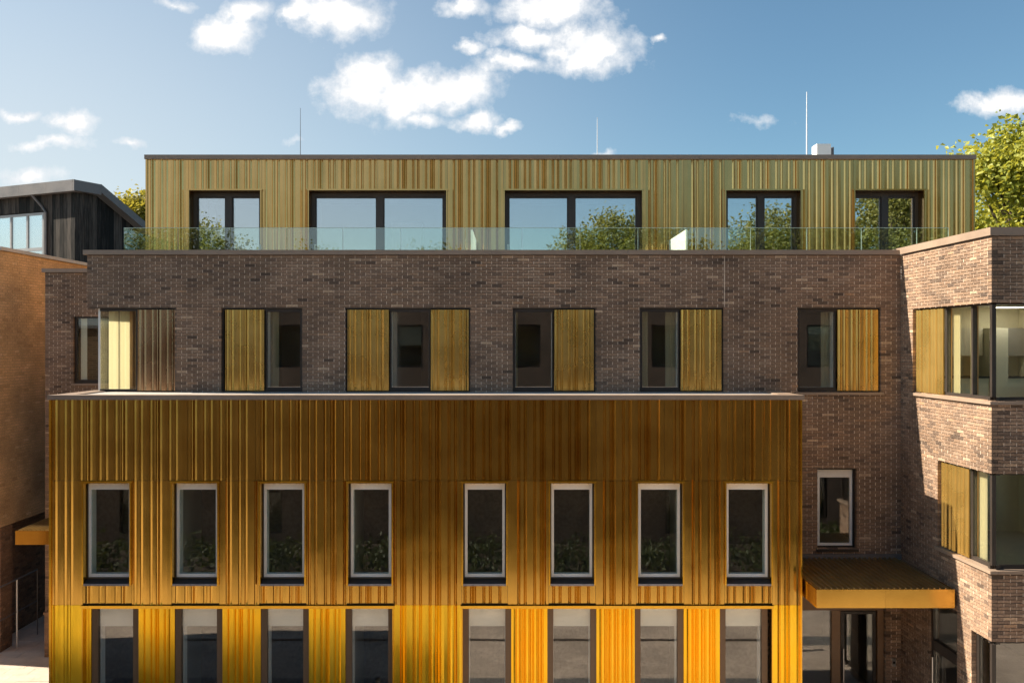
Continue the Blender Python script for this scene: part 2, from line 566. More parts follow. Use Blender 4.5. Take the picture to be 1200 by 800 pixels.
def brick_wall(fr, L, z0, z1, openings, parent, name, keep=None, bl=.22, bh=.06, qs=0, qe=0, mats=None, label=None,
               depth=.102, singles=True, reveal=.0):
    """mortar core (one mesh) with bricks laid in stretcher bond on it"""
    bm_, mm, pm = mats or (M['brick'], M['mortar'], M['perp'])
    core, bulk = MB(), MB()
    us = sorted({0, L} | {min(max(v, 0), L) for op in openings for v in op[:2]})
    zs = sorted({z0, z1} | {min(max(v, z0), z1) for op in openings for v in op[2:4]})
    for a, b in zip(us, us[1:]):
        for c, d in zip(zs, zs[1:]):
            mu, mz = (a + b) / 2, (c + d) / 2
            if any(o[0] < mu < o[1] and o[2] < mz < o[3] for o in openings):
                continue
            core.quad(fr.p(a, -.011, c), fr.p(b, -.011, c), fr.p(b, -.011, d), fr.p(a, -.011, d))
            # side, sill and head returns of the openings
    for o in openings:
        a, b, c, d = max(o[0], 0), min(o[1], L), max(o[2], z0), min(o[3], z1)
        rd = -.22
        e = .012
        if o[0] > 0: core.quad(fr.p(a - e, -.005, c), fr.p(a - e, rd, c), fr.p(a - e, rd, d), fr.p(a - e, -.005, d))
        if o[1] < L: core.quad(fr.p(b + e, rd, c), fr.p(b + e, -.005, c), fr.p(b + e, -.005, d), fr.p(b + e, rd, d))
        core.quad(fr.p(a, -.005, d + e), fr.p(a, rd, d + e), fr.p(b, rd, d + e), fr.p(b, -.005, d + e))
        core.quad(fr.p(a, rd, c - e), fr.p(a, -.005, c - e), fr.p(b, -.005, c - e), fr.p(b, rd, c - e))
    jt = .011
    part = None
    recs = []
    nrow = int((z1 - z0) / bh) + 1
    for r in range(nrow):
        ca, cb = z0 + r * bh, min(z0 + (r + 1) * bh - jt, z1)
        if cb - ca < .015:
            continue
        cm_ = (ca + cb) / 2
        s0 = (.102 if (qs == 1 and r % 2 == 0) or (qs == 2 and r % 2) else 0)
        s1 = L - (.102 if (qe == 1 and r % 2 == 0) or (qe == 2 and r % 2) else 0)
        cuts = [(s0, s1)]
        for o in openings:
            if o[2] < cm_ < o[3]:
                nc = []
                for (a, b) in cuts:
                    if o[1] <= a or o[0] >= b:
                        nc.append((a, b)); continue
                    if o[0] > a: nc.append((a, o[0]))
                    if o[1] < b: nc.append((o[1], b))
                cuts = nc
        ph = (r % 2) * bl / 2 + random.choice((0, 0, 0, 0, .0)) 
        for (a, b) in cuts:
            k = math.floor((a - ph) / bl)
            u = a
            while u < b - .012:
                nxt = ph + (k + 1) * bl
                e = min(nxt - jt, b)
                if e - u > .03:
                    if keep is None or keep((u + e) / 2, cm_):
                        recs.append((u, e, ca, cb))
                        if nxt < b:
                            core.quad(fr.p(e, -.0035, ca - jt), fr.p(nxt, -.0035, ca - jt), fr.p(nxt, -.0035, cb), fr.p(e, -.0035, cb), mi=1)
                u = max(nxt, u + .001)
                k += 1
    part = core.build(name, [mm, pm], parent, label)
    for (u, e, ca, cb) in recs:
        w0 = random.gauss(0, .0016)
        tone = min(1, max(0, random.gauss(.43, .145)))
        if random.random() < .035: tone = random.choice((.02, .95))
        c = fr.p((u + e) / 2, w0, (ca + cb) / 2)
        dd = c[1] - CAMY
        sx = PX0 + c[0] * F / dd
        sy = PY0 - (c[2] - EYE) * F / dd
        vis = 0 < sx < 1200 and 0 < sy < 800
        face = abs(fr.n[1] * dd + fr.n[0] * c[0]) / math.hypot(dd, c[0])
        sc = (e - u) * (cb - ca) * (F / dd) ** 2 * face if vis else 0
        BRICKS.append([sc if singles else -1, part, fr, u, e, ca, cb, w0, depth, tone, bm_])
    return part


def flush_bricks(limit=300):
    """the bricks that show largest become objects of their own; the rest of each wall is one mesh"""
    order = sorted(range(len(BRICKS)), key=lambda i: -BRICKS[i][0])
    single = {i for i in order[:limit] if BRICKS[i][0] > 0}
    cache, bulk = {}, {}
    for i, (sc, part, fr, u, e, ca, cb, w0, dp, tone, bm_) in enumerate(BRICKS):
        if i in single:
            tq = round(tone * 11)
            key = (round(e - u, 3), round(cb - ca, 3), tq, dp)
            if key not in cache:
                b = MB()
                l, h = (e - u) / 2, (cb - ca) / 2
                b.box(-l, l, 0, dp, -h, h, tq / 11)
                cache[key] = b.mesh('brick', bm_)
            o = bpy.data.objects.new('brick', cache[key])
            COL.objects.link(o)
            o.parent = part
            o.location = fr.p((u + e) / 2, w0, (ca + cb) / 2)
            o.rotation_euler = (0, 0, fr.ang())
        else:
            b = bulk.setdefault(part.name, [MB(), part, bm_])
            fr.box(b[0], u, e, w0, -dp, ca, cb, tone)
    for b, part, bm_ in bulk.values():
        o = b.build('brick_courses', bm_, part)
        o['kind'] = 'stuff'
    BRICKS.clear()


PAT = (0.0, .123, .307, .430, .491)
PER = .67


def sheet(fr, u0, u1, z0, z1, parent, m, name='cladding_panel', w=.0, phase=0.0, rh=.029, scale=1.0, label=None, tone=None):
    """a profiled metal sheet: flats and raised trapezoid ribs, edges folded back"""
    b = MB()
    tone = random.random() if tone is None else tone
    g_ = .0025
    u0 += g_; u1 -= g_
    prof = [(u0, -.025), (u0, 0)]
    k = math.floor((u0 - phase) / (PER * scale)) - 1
    while True:
        base = phase + k * PER * scale
        if base > u1: break
        for q in PAT:
            s = base + q * scale
            rw = .059 if scale > .8 else .046
            sd_ = .026 if scale > .8 else .019
            if s > u0 + .004 and s + rw < u1 - .004:
                prof += [(s, 0), (s + sd_, rh), (s + rw - sd_, rh), (s + rw, 0)]
        k += 1
    prof += [(u1, 0), (u1, -.025)]
    # the flats between ribs are rolled very slightly in or out
    full = []
    for (a, wa), (c, wc) in zip(prof, prof[1:]):
        full.append((a, wa))
        if wa == 0 and wc == 0 and c - a > .03:
            full.append(((a + c) / 2 + random.uniform(-.01, .01), random.choice((-.0042, -.0025, .0012, .0022, .0035)) * min(1, (c - a) / .08)))
    prof = full + [prof[-1]]
    wj = w + random.uniform(-.0012, .0012)
    for (a, wa), (c, wc) in zip(prof, prof[1:]):
        b.quad(fr.p(a, wj + wa, z0), fr.p(c, wj + wc, z0), fr.p(c, wj + wc, z1), fr.p(a, wj + wa, z1), tone)
    return b.build(name, m, parent, label)


def frame_bars(fr, mb, u0, u1, z0, z1, w0, w1, t, top=None, bot=None):
    top = top or t
    bot = bot or t
    fr.box(mb, u0, u0 + t, w0, w1, z0, z1)
    fr.box(mb, u1 - t, u1, w0, w1, z0, z1)
    fr.box(mb, u0 + t, u1 - t, w0 - .001, w1 + .001, z1 - top, z1)
    fr.box(mb, u0 + t, u1 - t, w0 - .001, w1 + .001, z0, z0 + bot)


def pane(fr, u0, u1, z0, z1, w, parent, m, name='pane'):
    b = MB()
    # slightly out of true, as real sealed units are
    a = random.uniform(-.0012, .0012)
    b.box8([fr.p(u0, w + a, z0), fr.p(u1, w - a, z0), fr.p(u1, w - .024 - a, z0), fr.p(u0, w - .024 + a, z0),
            fr.p(u0, w + a, z1), fr.p(u1, w - a, z1), fr.p(u1, w - .024 - a, z1), fr.p(u0, w - .024 + a, z1)])
    # the hidden inner leaf is left as the box's back face
    return b.build(name, m, parent)


# ---- main brick wall (faces the courtyard)
DM = 18.5
fm = Fr(-8.89, 0, 1, 0)
U = lambda px, d=DM: X(px, d) + 8.89
HEAD, SILL = 8.735, 6.975
WIN2 = [('B', 259, 354, [('p', 263, 309), ('g', 310, 354)]),
        ('C', 405, 551, [('p', 406, 455.5), ('g', 456.5, 503.5), ('p', 504.5, 551)]),
        ('D', 601, 698, [('g', 601, 648.5), ('p', 649.5, 698)]),
        ('E', 750, 848, [('g', 750, 797), ('p', 798, 846.5)]),
        ('F', 935, 1032, [('g', 935, 981), ('p', 982, 1031)])]
ops = [(-1, U(205), SILL, HEAD)] + [(U(a), U(b), SILL, HEAD) for _, a, b, _ in WIN2]
ops.append((U(958), U(1004), 3.70, 5.375))          # first-floor window beside the canopy
ops.append((U(925), U(1037), -.1, 2.95))            # entrance
WALLTOP = 9.845
brick_wall(fm, 17.03, 0, WALLTOP, ops, bld, 'brick_wall', keep=lambda u, z: z > 6.8 or u > 14.2)

# ---- recessed wall on the left
fl = Fr(-12.2, 4.6, 1, 0)
UL = lambda px: X(px, 23.1) + 12.2
lops = [(UL(86), UL(86) + 1.0, 6.95, 8.72), (.35, 2.3, 0, 2.9)]
brick_wall(fl, 3.4, 0, WALLTOP, lops, bld, 'recessed_brick_wall')

# ---- wing: side wall catching the sun, and front wall
fs = Fr(8.14, 0, .10, -3.31)
fs.n = (-fs.u[1] * -1, 0)  # replaced below
fs = Fr(8.14, 0, .10, -3.31)
LS = math.hypot(.10, 3.31)
fs.n = (fs.u[1], -fs.u[0])
fwf = Fr(8.24, -3.31, 1, 0)
WZ = [(7.0, 8.72), (4.10, 5.78), (-.1, 2.87)]
sops = [(.51, LS + 1, *WZ[0]), (1.50, LS + 1, *WZ[1]), (2.68, LS + 1, *WZ[2]), (1.16, 2.2, -.1, 3.05)]
brick_wall(fs, LS, 0, WALLTOP, sops, bld, 'wing_side_wall', qs=0, qe=1)
brick_wall(fwf, 5.0, 0, WALLTOP, [(-1, 2.7, *z) for z in WZ], bld, 'wing_front_wall', qs=2, keep=lambda u, z: u < 1.6)
flush_bricks(300)

# core faces nobody sees square-on, brick textured
b = MB()
b.quad((-8.885, 4.6, 0), (-8.885, 1.5, 0), (-8.885, 1.5, 9.84), (-8.885, 4.6, 9.84))
b.quad((-8.885, 1.5, 0), (-8.885, .10, 0), (-8.885, .10, SILL), (-8.885, 1.5, SILL))
b.quad((-8.885, 1.5, HEAD), (-8.885, .10, HEAD), (-8.885, .10, 9.84), (-8.885, 1.5, 9.84))
b.quad((-12.195, 5.2, 0), (-12.195, 4.7, 0), (-12.195, 4.7, 9.84), (-12.195, 5.2, 9.84))
b.quad((-10.2, 5.2, 0), (-12.195, 5.2, 0), (-12.195, 5.2, 9.84), (-10.2, 5.2, 9.84))  # unseen return, stepped back so more sky light reaches the buff neighbour
b.quad((-10.2, 14, 0), (-10.2, 5.2, 0), (-10.2, 5.2, 9.84), (-10.2, 14, 9.84))
for ya, yb__, za, zb in ((-3.2, -2.0, 0, 9.84), (3.6, 14, 0, 9.84), (-2.0, 3.6, 0, 3.9), (-2.0, 3.6, 5.8, 6.9), (-2.0, 3.6, 8.8, 9.84)):
    b.quad((13.24, ya, za), (13.24, yb__, za), (13.24, yb__, zb), (13.24, ya, zb))
b.quad((13.2, 14, 0), (-10.2, 14, 0), (-10.2, 14, 9.84), (13.2, 14, 9.84))
b.build('side_wall', M['brick_far'], bld)
b = MB()                                    # soffit over the glazed corner
b.quad((-8.89, .1, HEAD), (-8.89, 1.5, HEAD), (-6.9, 1.5, HEAD), (-6.9, .1, HEAD))
b.build('soffit', M['dark_frame'], bld)

# movement joint in the brickwork
b = MB()
b.box(X(848.6, DM), X(849.5, DM), -.004, -.0005, HEAD + .02, 9.82)
b.build('movement_joint', M['perp'], bld)

# ---- copings
def coping(x0, x1, y0, y1, z0, z1, n, m=M['coping'], axis='x'):
    for i in range(n):
        b = MB()
        if axis == 'x':
            a, c = x0 + (x1 - x0) * i / n, x0 + (x1 - x0) * (i + 1) / n
            e = .002
            b.box8([(a + e, y0, z0), (c - e, y0, z0), (c - e, y1, z0), (a + e, y1, z0),
                    (a + e, y0, z1), (c - e, y0, z1), (c - e, y1, z1 - .006), (a + e, y1, z1 - .006)], random.random())
        b.build('coping', m, bld)

coping(-8.96, 8.10, -.05, .34, 9.848, 9.945, 6)
coping(-12.27, -8.97, 4.545, 4.95, 9.848, 9.945, 1)
b = MB(); pts = []
i0, i1 = fs.p(-.30, .05, 0), fs.p(LS + .05, .05, 0)
o0, o1 = fs.p(-.30, -.36, 0), fs.p(LS - .33, -.36, 0)
b.box8([(i0[0], i0[1], 9.850), (i1[0], i1[1], 9.850), (o1[0], o1[1], 9.850), (o0[0], o0[1], 9.850),
        (i0[0], i0[1], 9.985), (i1[0], i1[1], 9.985), (o1[0], o1[1], 9.980), (o0[0], o0[1], 9.980)])
b.build('coping', M['coping'], bld)
b = MB(); b.box(8.24 - .045, 13.3, -3.36, -2.96, 9.851, 9.987); b.build('coping', M['coping'], bld)

# ---- roofs and terrace
b = MB(); b.box(-8.85, 8.5, .34, 13.9, 9.22, 9.30); b.build('terrace_floor', M['terrace'], bld)
b = MB(); b.box(8.55, 13.2, -2.95, 13.9, 9.40, 9.70); b.box(-12.1, -8.95, 4.952, 5.18, 9.40, 9.60); b.box(-10.15, -8.95, 5.182, 13.9, 9.40, 9.60); b.build('roof', M['roof'], bld)
b = MB(); b.box(-8.80, 8.09, .30, .345, 9.25, 9.845); b.build('parapet_inner_face', M['roof'], bld)

# ---- floor slabs, inner walls
b = MB()
for z0, z1 in ((2.98, 3.16), (5.98, 6.24), (8.96, 9.2)):
    b.box(-8.7, 8.55, .22, 13.8, z0, z1)
    b.box(8.56, 13.1, -3.0, 13.8, z0, z1)
    b.box(-12.0, -8.71, 4.85, 5.15, z0, z1)
    b.box(-10.1, -8.71, 5.152, 13.8, z0, z1)
b.box(-8.68, 5.4, -1.25, .215, 2.99, 3.15)
b.build('floor_slab', M['wall_in'], bld)
b = MB()
for z0 in (.01, 3.165, 6.245):
    b.box(-8.69, 13.09, .23, 13.7, z0, z0 + .012)
b.build('inner_floor', M['floor_in'], bld)
b = MB()
for z0, z1 in ((0.03, 2.97), (3.18, 5.97), (6.26, 8.95)):
    b.box(-8.65, 13.0, 5.3, 5.4, z0, z1)
    for x in (-6.3, -2.55, 1.9, 4.65, 8.35):
        b.box(x, x + .1, .25, 5.28, z0, z1)
for x in (-6.6, -3.2, -1.55, 1.6, 3.3):
    b.box(x, x + .1, -1.2, .24, 0.03, 2.96)
    b.box(x, x + .1, -1.2, .24, 3.18, 5.97)
b.build('inner_wall', M['wall_in'], bld)


# ---- second-floor windows with sliding metal panels
def window2(fr, u0, u1, cells, z0, z1, uf, gm, parent=bld, lab=None, depth=.07):
    b = MB()
    frame_bars(fr, b, u0 + .002, u1 - .002, z0 + .002, z1 - .002, -.075, -.16, .030, .045, .05)
    for kind, a, c in cells:
        ua, uc = uf(a), uf(c)
        if kind == 'g':
            frame_bars(fr, b, max(ua, u0 + .031), min(uc, u1 - .031), z0 + .053, z1 - .048, -.085, -.155, .026, .03, .045)
    wn = b.build('window', M['dark_frame'], parent, lab)
    for kind, a, c in cells:
        ua, uc = max(uf(a), u0 + .031), min(uf(c), u1 - .031)
        if kind == 'g':
            pane(fr, ua + .027, uc - .027, z0 + .099, z1 - .079, -.115, wn, gm)
            lb = MB(); frame_bars(fr, lb, ua + .012, uc - .012, z0 + .07, z1 - .05, -.165, -.33, .022); lb.build('white_lining', M['white'], wn)
        else:
            s = sheet(fr, ua, uc, z0 + .03, z1 - .035, wn, M['panel'], 'metal_panel', w=-.045, phase=ua + .02, rh=.028, scale=.86)
    return wn


def drape(fr, u0, u1, w, z0, z1, parent, m, n=18, amp=.02):
    b = MB()
    for i in range(n):
        a0, a1 = u0 + (u1 - u0) * i / n, u0 + (u1 - u0) * (i + 1) / n
        q0, q1 = w + amp * math.sin(i * 2.2), w + amp * math.sin((i + 1) * 2.2)
        b.quad(fr.p(a0, q0, z0), fr.p(a1, q1, z0), fr.p(a1, q1, z1), fr.p(a0, q0, z1))
    return b.build('curtain', m, parent)


for nm, a, c, cells in WIN2:
    wn = window2(fm, U(a), U(c), cells, SILL, HEAD, U, M['glass_mid'])
    ga, gc = [(U(q[1]), U(q[2])) for q in cells if q[0] == 'g'][0]
    for q0, q1 in {'B': [(.03, .20)], 'D': [(.02, .10)], 'E': [(.03, .22), (.60, .80)], 'F': [(.62, .80)]}.get(nm, []):
        drape(fm, ga + q0, ga + q1, -.40, SILL - .3, HEAD - .05, wn, M['curtain'])
    b = MB(); fm.box(b, ga + .01, gc - .01, -.34, -.62, SILL + .06, SILL + .085); b.build('window_board', M['white'], wn)
b = MB(); fm.box(b, U(932), U(1035), .045, -.10, SILL - .055, SILL - .002); b.build('window_sill', M['coping'], bld)
for nm, a, c, cells in WIN2[:-1]:
    b = MB(); fm.box(b, U(a) + .003, U(c) - .003, .02, -.10, SILL - .04, SILL - .002); b.build('window_sill', M['coping'], bld)

# glazed corner at the left end
b = MB()
u0 = U(114)
frame_bars(fm, b, U(159), U(205) - .002, SILL + .002, HEAD - .002, -.075, -.16, .03, .045, .05)
fm.box(b, u0, U(159) - .002, -.09, -.15, SILL + .002, SILL + .06)
fm.box(b, u0, U(159) - .002, -.09, -.15, HEAD - .06, HEAD - .002)
fm.box(b, U(157.4), U(159) - .003, -.085, -.155, SILL + .061, HEAD - .061)
b.box(-8.70, -8.64, .16, 1.45, HEAD - .06, HEAD - .002)
b.box(-8.70, -8.64, .16, 1.45, SILL + .002, SILL + .05)
wa = b.build('corner_window', M['dark_frame'], bld)
b = MB(); b.box(-8.70, -8.665, .088, .12, SILL + .005, HEAD - .005); b.build('corner_bead', M['white'], wa)
pane(fm, u0 + .035, U(157.4), SILL + .061, HEAD - .061, -.11, wa, M['glass_wing'])
b = MB(); b.box(-8.69, -8.67, .13, 1.44, SILL + .051, HEAD - .061); b.build('pane', M['glass_wing'], wa)
sheet(fm, U(160), U(204.4), SILL + .03, HEAD - .035, wa, M['panel_brown'], 'metal_panel', w=-.045, phase=U(160) + .02, rh=.028, scale=.86)
b = MB(); b.box(-8.70, -8.56, 1.455, 1.60, SILL - .3, HEAD + .1); b.build('timber_post', M['timber'], wa)
b = MB()
npt = 40
for i in range(npt):                          # a drawn sheer curtain on the sunny side
    a0, a1 = .25 + 1.0 * i / npt, .25 + 1.0 * (i + 1) / npt
    x0, x1 = -8.55 + .022 * math.sin(i * 1.9), -8.55 + .022 * math.sin((i + 1) * 1.9)
    if 16 < i < 21: continue
    b.quad((x0, a0, SILL - .2), (x1, a1, SILL - .2), (x1, a1, HEAD - .03), (x0, a0, HEAD - .03))
cur = b.build('curtain', M['curtain'], wa)
b = MB(); b.box(-8.62, -8.52, 1.61, 3.4, 6.26, 8.95); b.build('cream_wall', M['cream'], bld)
b = MB(); b.box(-8.64, -6.31, .17, .225, 6.26, SILL - .005); b.build('window_board', M['white'], bld)

# recessed wall window and dark entrance below
b = MB(); frame_bars(fl, b, lops[0][0] + .002, lops[0][1] - .002, 6.952, 8.718, -.07, -.15, .06, .07, .09)
wl = b.build('window', M['dark_frame'], bld)
pane(fl, lops[0][0] + .063, lops[0][1] - .063, 7.045, 8.647, -.105, wl, M['glass'])
b = MB(); fl.box(b, lops[0][0] - .05, lops[0][1] + .05, .04, -.06, 6.90, 6.948); b.build('window_sill', M['coping'], bld)
b = MB(); fl.box(b, lops[0][0] + .10, lops[0][0] + .26, -.2, -.22, 6.98, 8.70); b.build('curtain', M['blind'], wl)
b = MB(); frame_bars(fl, b, .355, 2.295, .01, 2.895, -.06, -.16, .07)
fl.box(b, 1.30, 1.37, -.065, -.155, .09, 2.82)
fl.box(b, .43, 1.295, -.10, -.14, .09, 2.82); fl.box(b, 1.375, 2.22, -.10, -.14, .09, 2.82)
b.build('side_entrance_door', M['dark'], bld)

# first-floor window beside the canopy
a, c = U(958), U(1004)
b = MB(); frame_bars(fm, b, a + .002, c - .002, 3.702, 5.373, -.13, -.20, .035)
wc = b.build('window', M['dark_frame'], bld)
b = MB(); frame_bars(fm, b, a + .04, c - .04, 3.74, 5.335, -.145, -.195, .055, .16, .05); b.build('white_sash', M['white'], wc)
pane(fm, a + .096, c - .096, 3.792, 5.173, -.165, wc, M['glass_low'])
b = MB(); fm.box(b, a - .03, c + .03, .03, -.12, 3.64, 3.698); b.build('window_sill', M['dark_frame'], wc)

# entrance under the canopy
eb = MB()
ua, ub, um = U(925), U(1037), U(981)
frame_bars(fm, eb, ua + .002, ub - .002, .01, 2.948, -.06, -.17, .13, .55, .1)
fm.box(eb, um - .09, um + .09, -.062, -.168, .115, 2.39)
ent = eb.build('entrance_door', M['brown_frame'], bld)
b = MB(); frame_bars(fm, b, um + .115, ub - .155, .12, 2.37, -.09, -.14, .06); b.build('door_leaf', M['dark_frame'], ent)
pane(fm, ua + .133, um - .095, .115, 2.39, -.11, ent, M['glass_low'])
pane(fm, um + .178, ub - .218, .183, 2.308, -.11, ent, M['glass_low'])
b = MB(); b.tube([fm.p(um + .15, -.03, .9), fm.p(um + .15, -.03, 1.6)], [.014, .014]); b.build('handle', M['steel'], ent)
b = MB(); fm.box(b, U(1045), U(1049), .03, -.002, 1.25, 1.42); ik = b.build('door_entry_panel', M['steel'], bld)
b = MB(); fm.box(b, U(1045.8), U(1048.2), .034, .0305, 1.31, 1.36); b.build('call_button', M['dark'], ik)


# ---- wing windows (wrapping the corner)
def wing_window(z0, z1, us, panel, mull, gm, lab=None):
    b = MB()
    fs.box(b, us + .002, LS - .03, -.10, -.17, z1 - .055, z1 - .003)
    fs.box(b, us + .002, LS - .03, -.10, -.17, z0 + .003, z0 + .07)
    fwf.box(b, .03, 2.698, -.10, -.17, z1 - .055, z1 - .003)
    fwf.box(b, .03, 2.698, -.10, -.17, z0 + .003, z0 + .07)
    c = fs.p(LS - .06, -.06, 0)
    b.box(c[0] - .035, c[0] + .035, c[1] - .035, c[1] + .035, z0 + .071, z1 - .056)
    stops = ([panel] if panel else [us + .035]) + mull + [LS - .10]
    for s in stops[:-1]:
        fs.box(b, s - .03, s + .03, -.095, -.175, z0 + .071, z1 - .056)
    fs.box(b, us + .002, us + .034, -.09, -.17, z0 + .071, z1 - .056)
    for s in (1.25, 2.66):
        fwf.box(b, s - .03, s + .03, -.095, -.175, z0 + .071, z1 - .056)
    wn = b.build('corner_window', M['dark_frame'], bld, lab)
    if panel:
        sheet(fs, us + .037, panel - .033, z0 + .02, z1 - .057, wn, M['panel'], 'metal_panel', w=-.06, phase=us + .05, rh=.028, scale=.86)
    for a, e in zip(stops, stops[1:]):
        pane(fs, a + .031, e - .031, z0 + .071, z1 - .056, -.135, wn, gm)
    for a, e in ((.12, 1.22), (1.281, 2.629)):
        pane(fwf, a, e, z0 + .071, z1 - .056, -.135, wn, gm)
    b = MB()
    fs.box(b, us - .03, LS + .05, .05, -.095, z0 - .055, z0 - .001)
    fwf.box(b, .101, 2.73, .05, -.095, z0 - .056, z0 - .001)
    if z0 > 1:
        b.build('window_sill', M['coping'], wn)
    return wn


ww2 = wing_window(*WZ[0], .51, 1.63, [2.53], M['glass_wing'])
ww1 = wing_window(*WZ[1], 1.50, 2.53, [], M['glass_wing'])
ww0 = wing_window(.05, WZ[2][1], 2.68, None, [], M['glass_low'])

# side door in the wing under the canopy
b = MB(); frame_bars(fs, b, 1.162, 2.198, .01, 3.045, -.05, -.15, .075)
fs.box(b, 1.238, 2.122, -.052, -.148, 2.02, 2.22)
sd = b.build('side_door', M['dark_frame'], bld)
pane(fs, 1.239, 2.121, .09, 2.015, -.10, sd, M['glass_low'])
pane(fs, 1.239, 2.121, 2.225, 2.965, -.10, sd, M['glass_low'])
b = MB(); b.tube([fs.p(1.30, .0, .5), fs.p(1.30, .0, 1.9)], [.016, .016]); b.build('handle', M['steel'], sd)

# rooms of the wing
b = MB()
for z0, z1 in ((6.26, 8.95), (3.18, 5.97), (.03, 2.97)):
    b.box(13.0, 13.1, -3.0, -2.0, z0, z1)
    b.box(13.0, 13.1, 3.6, 5.2, z0, z1)
b.box(8.6, 13.0, 4.2, 4.3, 6.26, 8.95)
b.box(8.6, 13.0, 4.2, 4.3, 3.18, 5.97)
b.box(8.50, 8.60, .2, 4.19, 6.27, 8.94)
b.box(8.50, 8.60, .2, 4.19, 3.18, 5.96)
b.build('cream_wall', M['cream'], bld)
b = MB()
for z in (8.935, 5.955): b.box(8.61, 12.99, -2.99, 4.19, z - .02, z)
b.build('ceiling', M['white_ceiling'], bld)
b = MB()
for z in (6.258, 3.178): b.box(8.61, 12.99, -2.99, 4.19, z, z + .012)
b.build('pale_floor', M['pale_floor'], bld)
for ww, z0, z1, u in ((ww2, 7.0, 8.70, 1.63), (ww2, 7.0, 8.70, 2.53), (ww1, 4.1, 5.76, 2.53)):
    b = MB(); fs.box(b, u - .04, u + .03, -.178, -.20, z0, z1); b.build('oak_jamb', M['timber'], ww)
for u_a, z0, z1 in ((1.68, 6.3, 8.72), (2.27, 6.3, 8.72)):
    b = MB()
    for i in range(16):
        a0, a1 = u_a + .22 * i / 16, u_a + .22 * (i + 1) / 16
        q0, q1 = -.225 + .016 * math.sin(i * 2.1), -.225 + .016 * math.sin((i + 1) * 2.1)
        b.quad(fs.p(a0, q0, z0), fs.p(a1, q1, z0), fs.p(a1, q1, z1), fs.p(a0, q0, z1))
    b.build('curtain', M['curtain'], ww2)
b = MB()
for i in range(14):
    a0, a1 = 2.52 + .27 * i / 14, 2.52 + .27 * (i + 1) / 14
    q0, q1 = -.215 + .016 * math.sin(i * 2.1), -.215 + .016 * math.sin((i + 1) * 2.1)
    b.quad(fs.p(a0, q0, 3.2), fs.p(a1, q1, 3.2), fs.p(a1, q1, 5.8), fs.p(a0, q0, 5.8))
b.build('curtain', M['curtain'], ww1)

for z0, z1 in ((3.9, 5.8), (6.9, 8.8)):  # unseen east window, added to bring sky light into the wing rooms
    fe = Fr(13.24, -2.0, 0, 1)
    b = MB(); frame_bars(fe, b, .003, 5.597, z0 + .003, z1 - .003, -.06, -.14, .06)
    fe.box(b, 2.77, 2.83, -.061, -.139, z0 + .064, z1 - .064)
    we = b.build('window', M['dark_frame'], bld)
    for q0, q1 in ((.064, 2.769), (2.831, 5.536)):
        pane(fe, q0, q1, z0 + .064, z1 - .064, -.09, we, M['glass_wing'])
# the lit ceiling light of the kitchen
lm = bpy.data.materials.new('lit_lamp_diffuser'); lm.use_nodes = True
lt = NT(lm.node_tree)
lt.n('ShaderNodeOutputMaterial', {'Surface': lt.n('ShaderNodeEmission', {'Color': (1, .93, .80, 1), 'Strength': 5.0}).outputs[0]})
cl = thing('ceiling_light', 'lit white ceiling light inside the upper glazed corner room', 'ceiling light', (12.25, 3.3, 8.91))
b = MB(); b.box(-.34, .34, -.2, .2, -.03, .0); b.build('lamp_housing', M['white'], cl)
b = MB(); b.box(-.31, .31, -.17, .17, -.038, -.0305); b.build('diffuser', lm, cl)
kit = thing('fitted_kitchen', 'cream fitted kitchen with black worktop behind the upper glazed corner', 'kitchen', (11.6, 3.9, 6.26))
b = MB()
b.box(-2.0, .35, -.25, .29, 0, .86); b.build('base_cupboard', M['cupboard'], kit)
b = MB(); b.box(.36, .82, -.27, .29, 0, 2.12); b.build('tall_cupboard', M['cupboard'], kit)
b = MB(); b.box(.83, 1.38, -.25, .29, 0, .86); b.build('base_cupboard', M['cupboard'], kit)
b = MB(); b.box(-2.0, .35, -.28, .29, .865, .905); b.box(.83, 1.38, -.28, .29, .865, .905); b.build('worktop', M['worktop'], kit)
for k in range(4):
    b = MB(); b.box(-2 + k * .585, -2 + k * .585 + .575, .0, .29, 1.42, 2.12); b.build('wall_cupboard', M['cupboard'], kit)
b = MB(); b.box(.86, 1.38, .0, .29, 1.42, 2.12); b.build('wall_cupboard', M['wall_in'], kit)

# ---- gold block
YG, DG = -1.52, 16.98
GX0, GX1 = X(60, DG), X(938, DG)
fg = Fr(GX0, YG, 1, 0)
UG = lambda px: X(px, DG) - GX0
LG = GX1 - GX0
ZT = 6.915
b = MB()
gw = b
TR1 = [(97, 154.5), (201, 257), (304, 359), (406.5, 461), (541, 595), (643, 698), (745.5, 801.5), (849, 905)]
ZH1, ZS1 = Z(564, DG), Z(684, DG)
gops = [(UG(a) + .03, UG(c) - .03, ZS1, ZH1 - .03) for a, c in TR1]
GRP = [(UG(97), UG(461.5)), (UG(541), UG(905))]
ZH0 = Z(708.5, DG)
gops += [(a, c, -.1, ZH0) for a, c in GRP]
us = sorted({0, LG} | {v for o in gops for v in o[:2]})
zs = sorted({0, 6.9} | {v for o in gops for v in o[2:4] if v > 0})
for a, c in zip(us, us[1:]):
    for d, e in zip(zs, zs[1:]):
        if any(o[0] < (a + c) / 2 < o[1] and o[2] < (d + e) / 2 < o[3] for o in gops): continue
        gw.quad(fg.p(a, -.03, d), fg.p(c, -.03, d), fg.p(c, -.03, e), fg.p(a, -.03, e))
gold_wall = gw.build('gold_block_wall', M['dark_frame'], bld)
PH = UG(365 / 1.0 * 0 + 50 + 365 / 6.667) - .491 - .0     # rib rhythm read from the photograph
ZJ1 = Z(563.5, DG) + .008
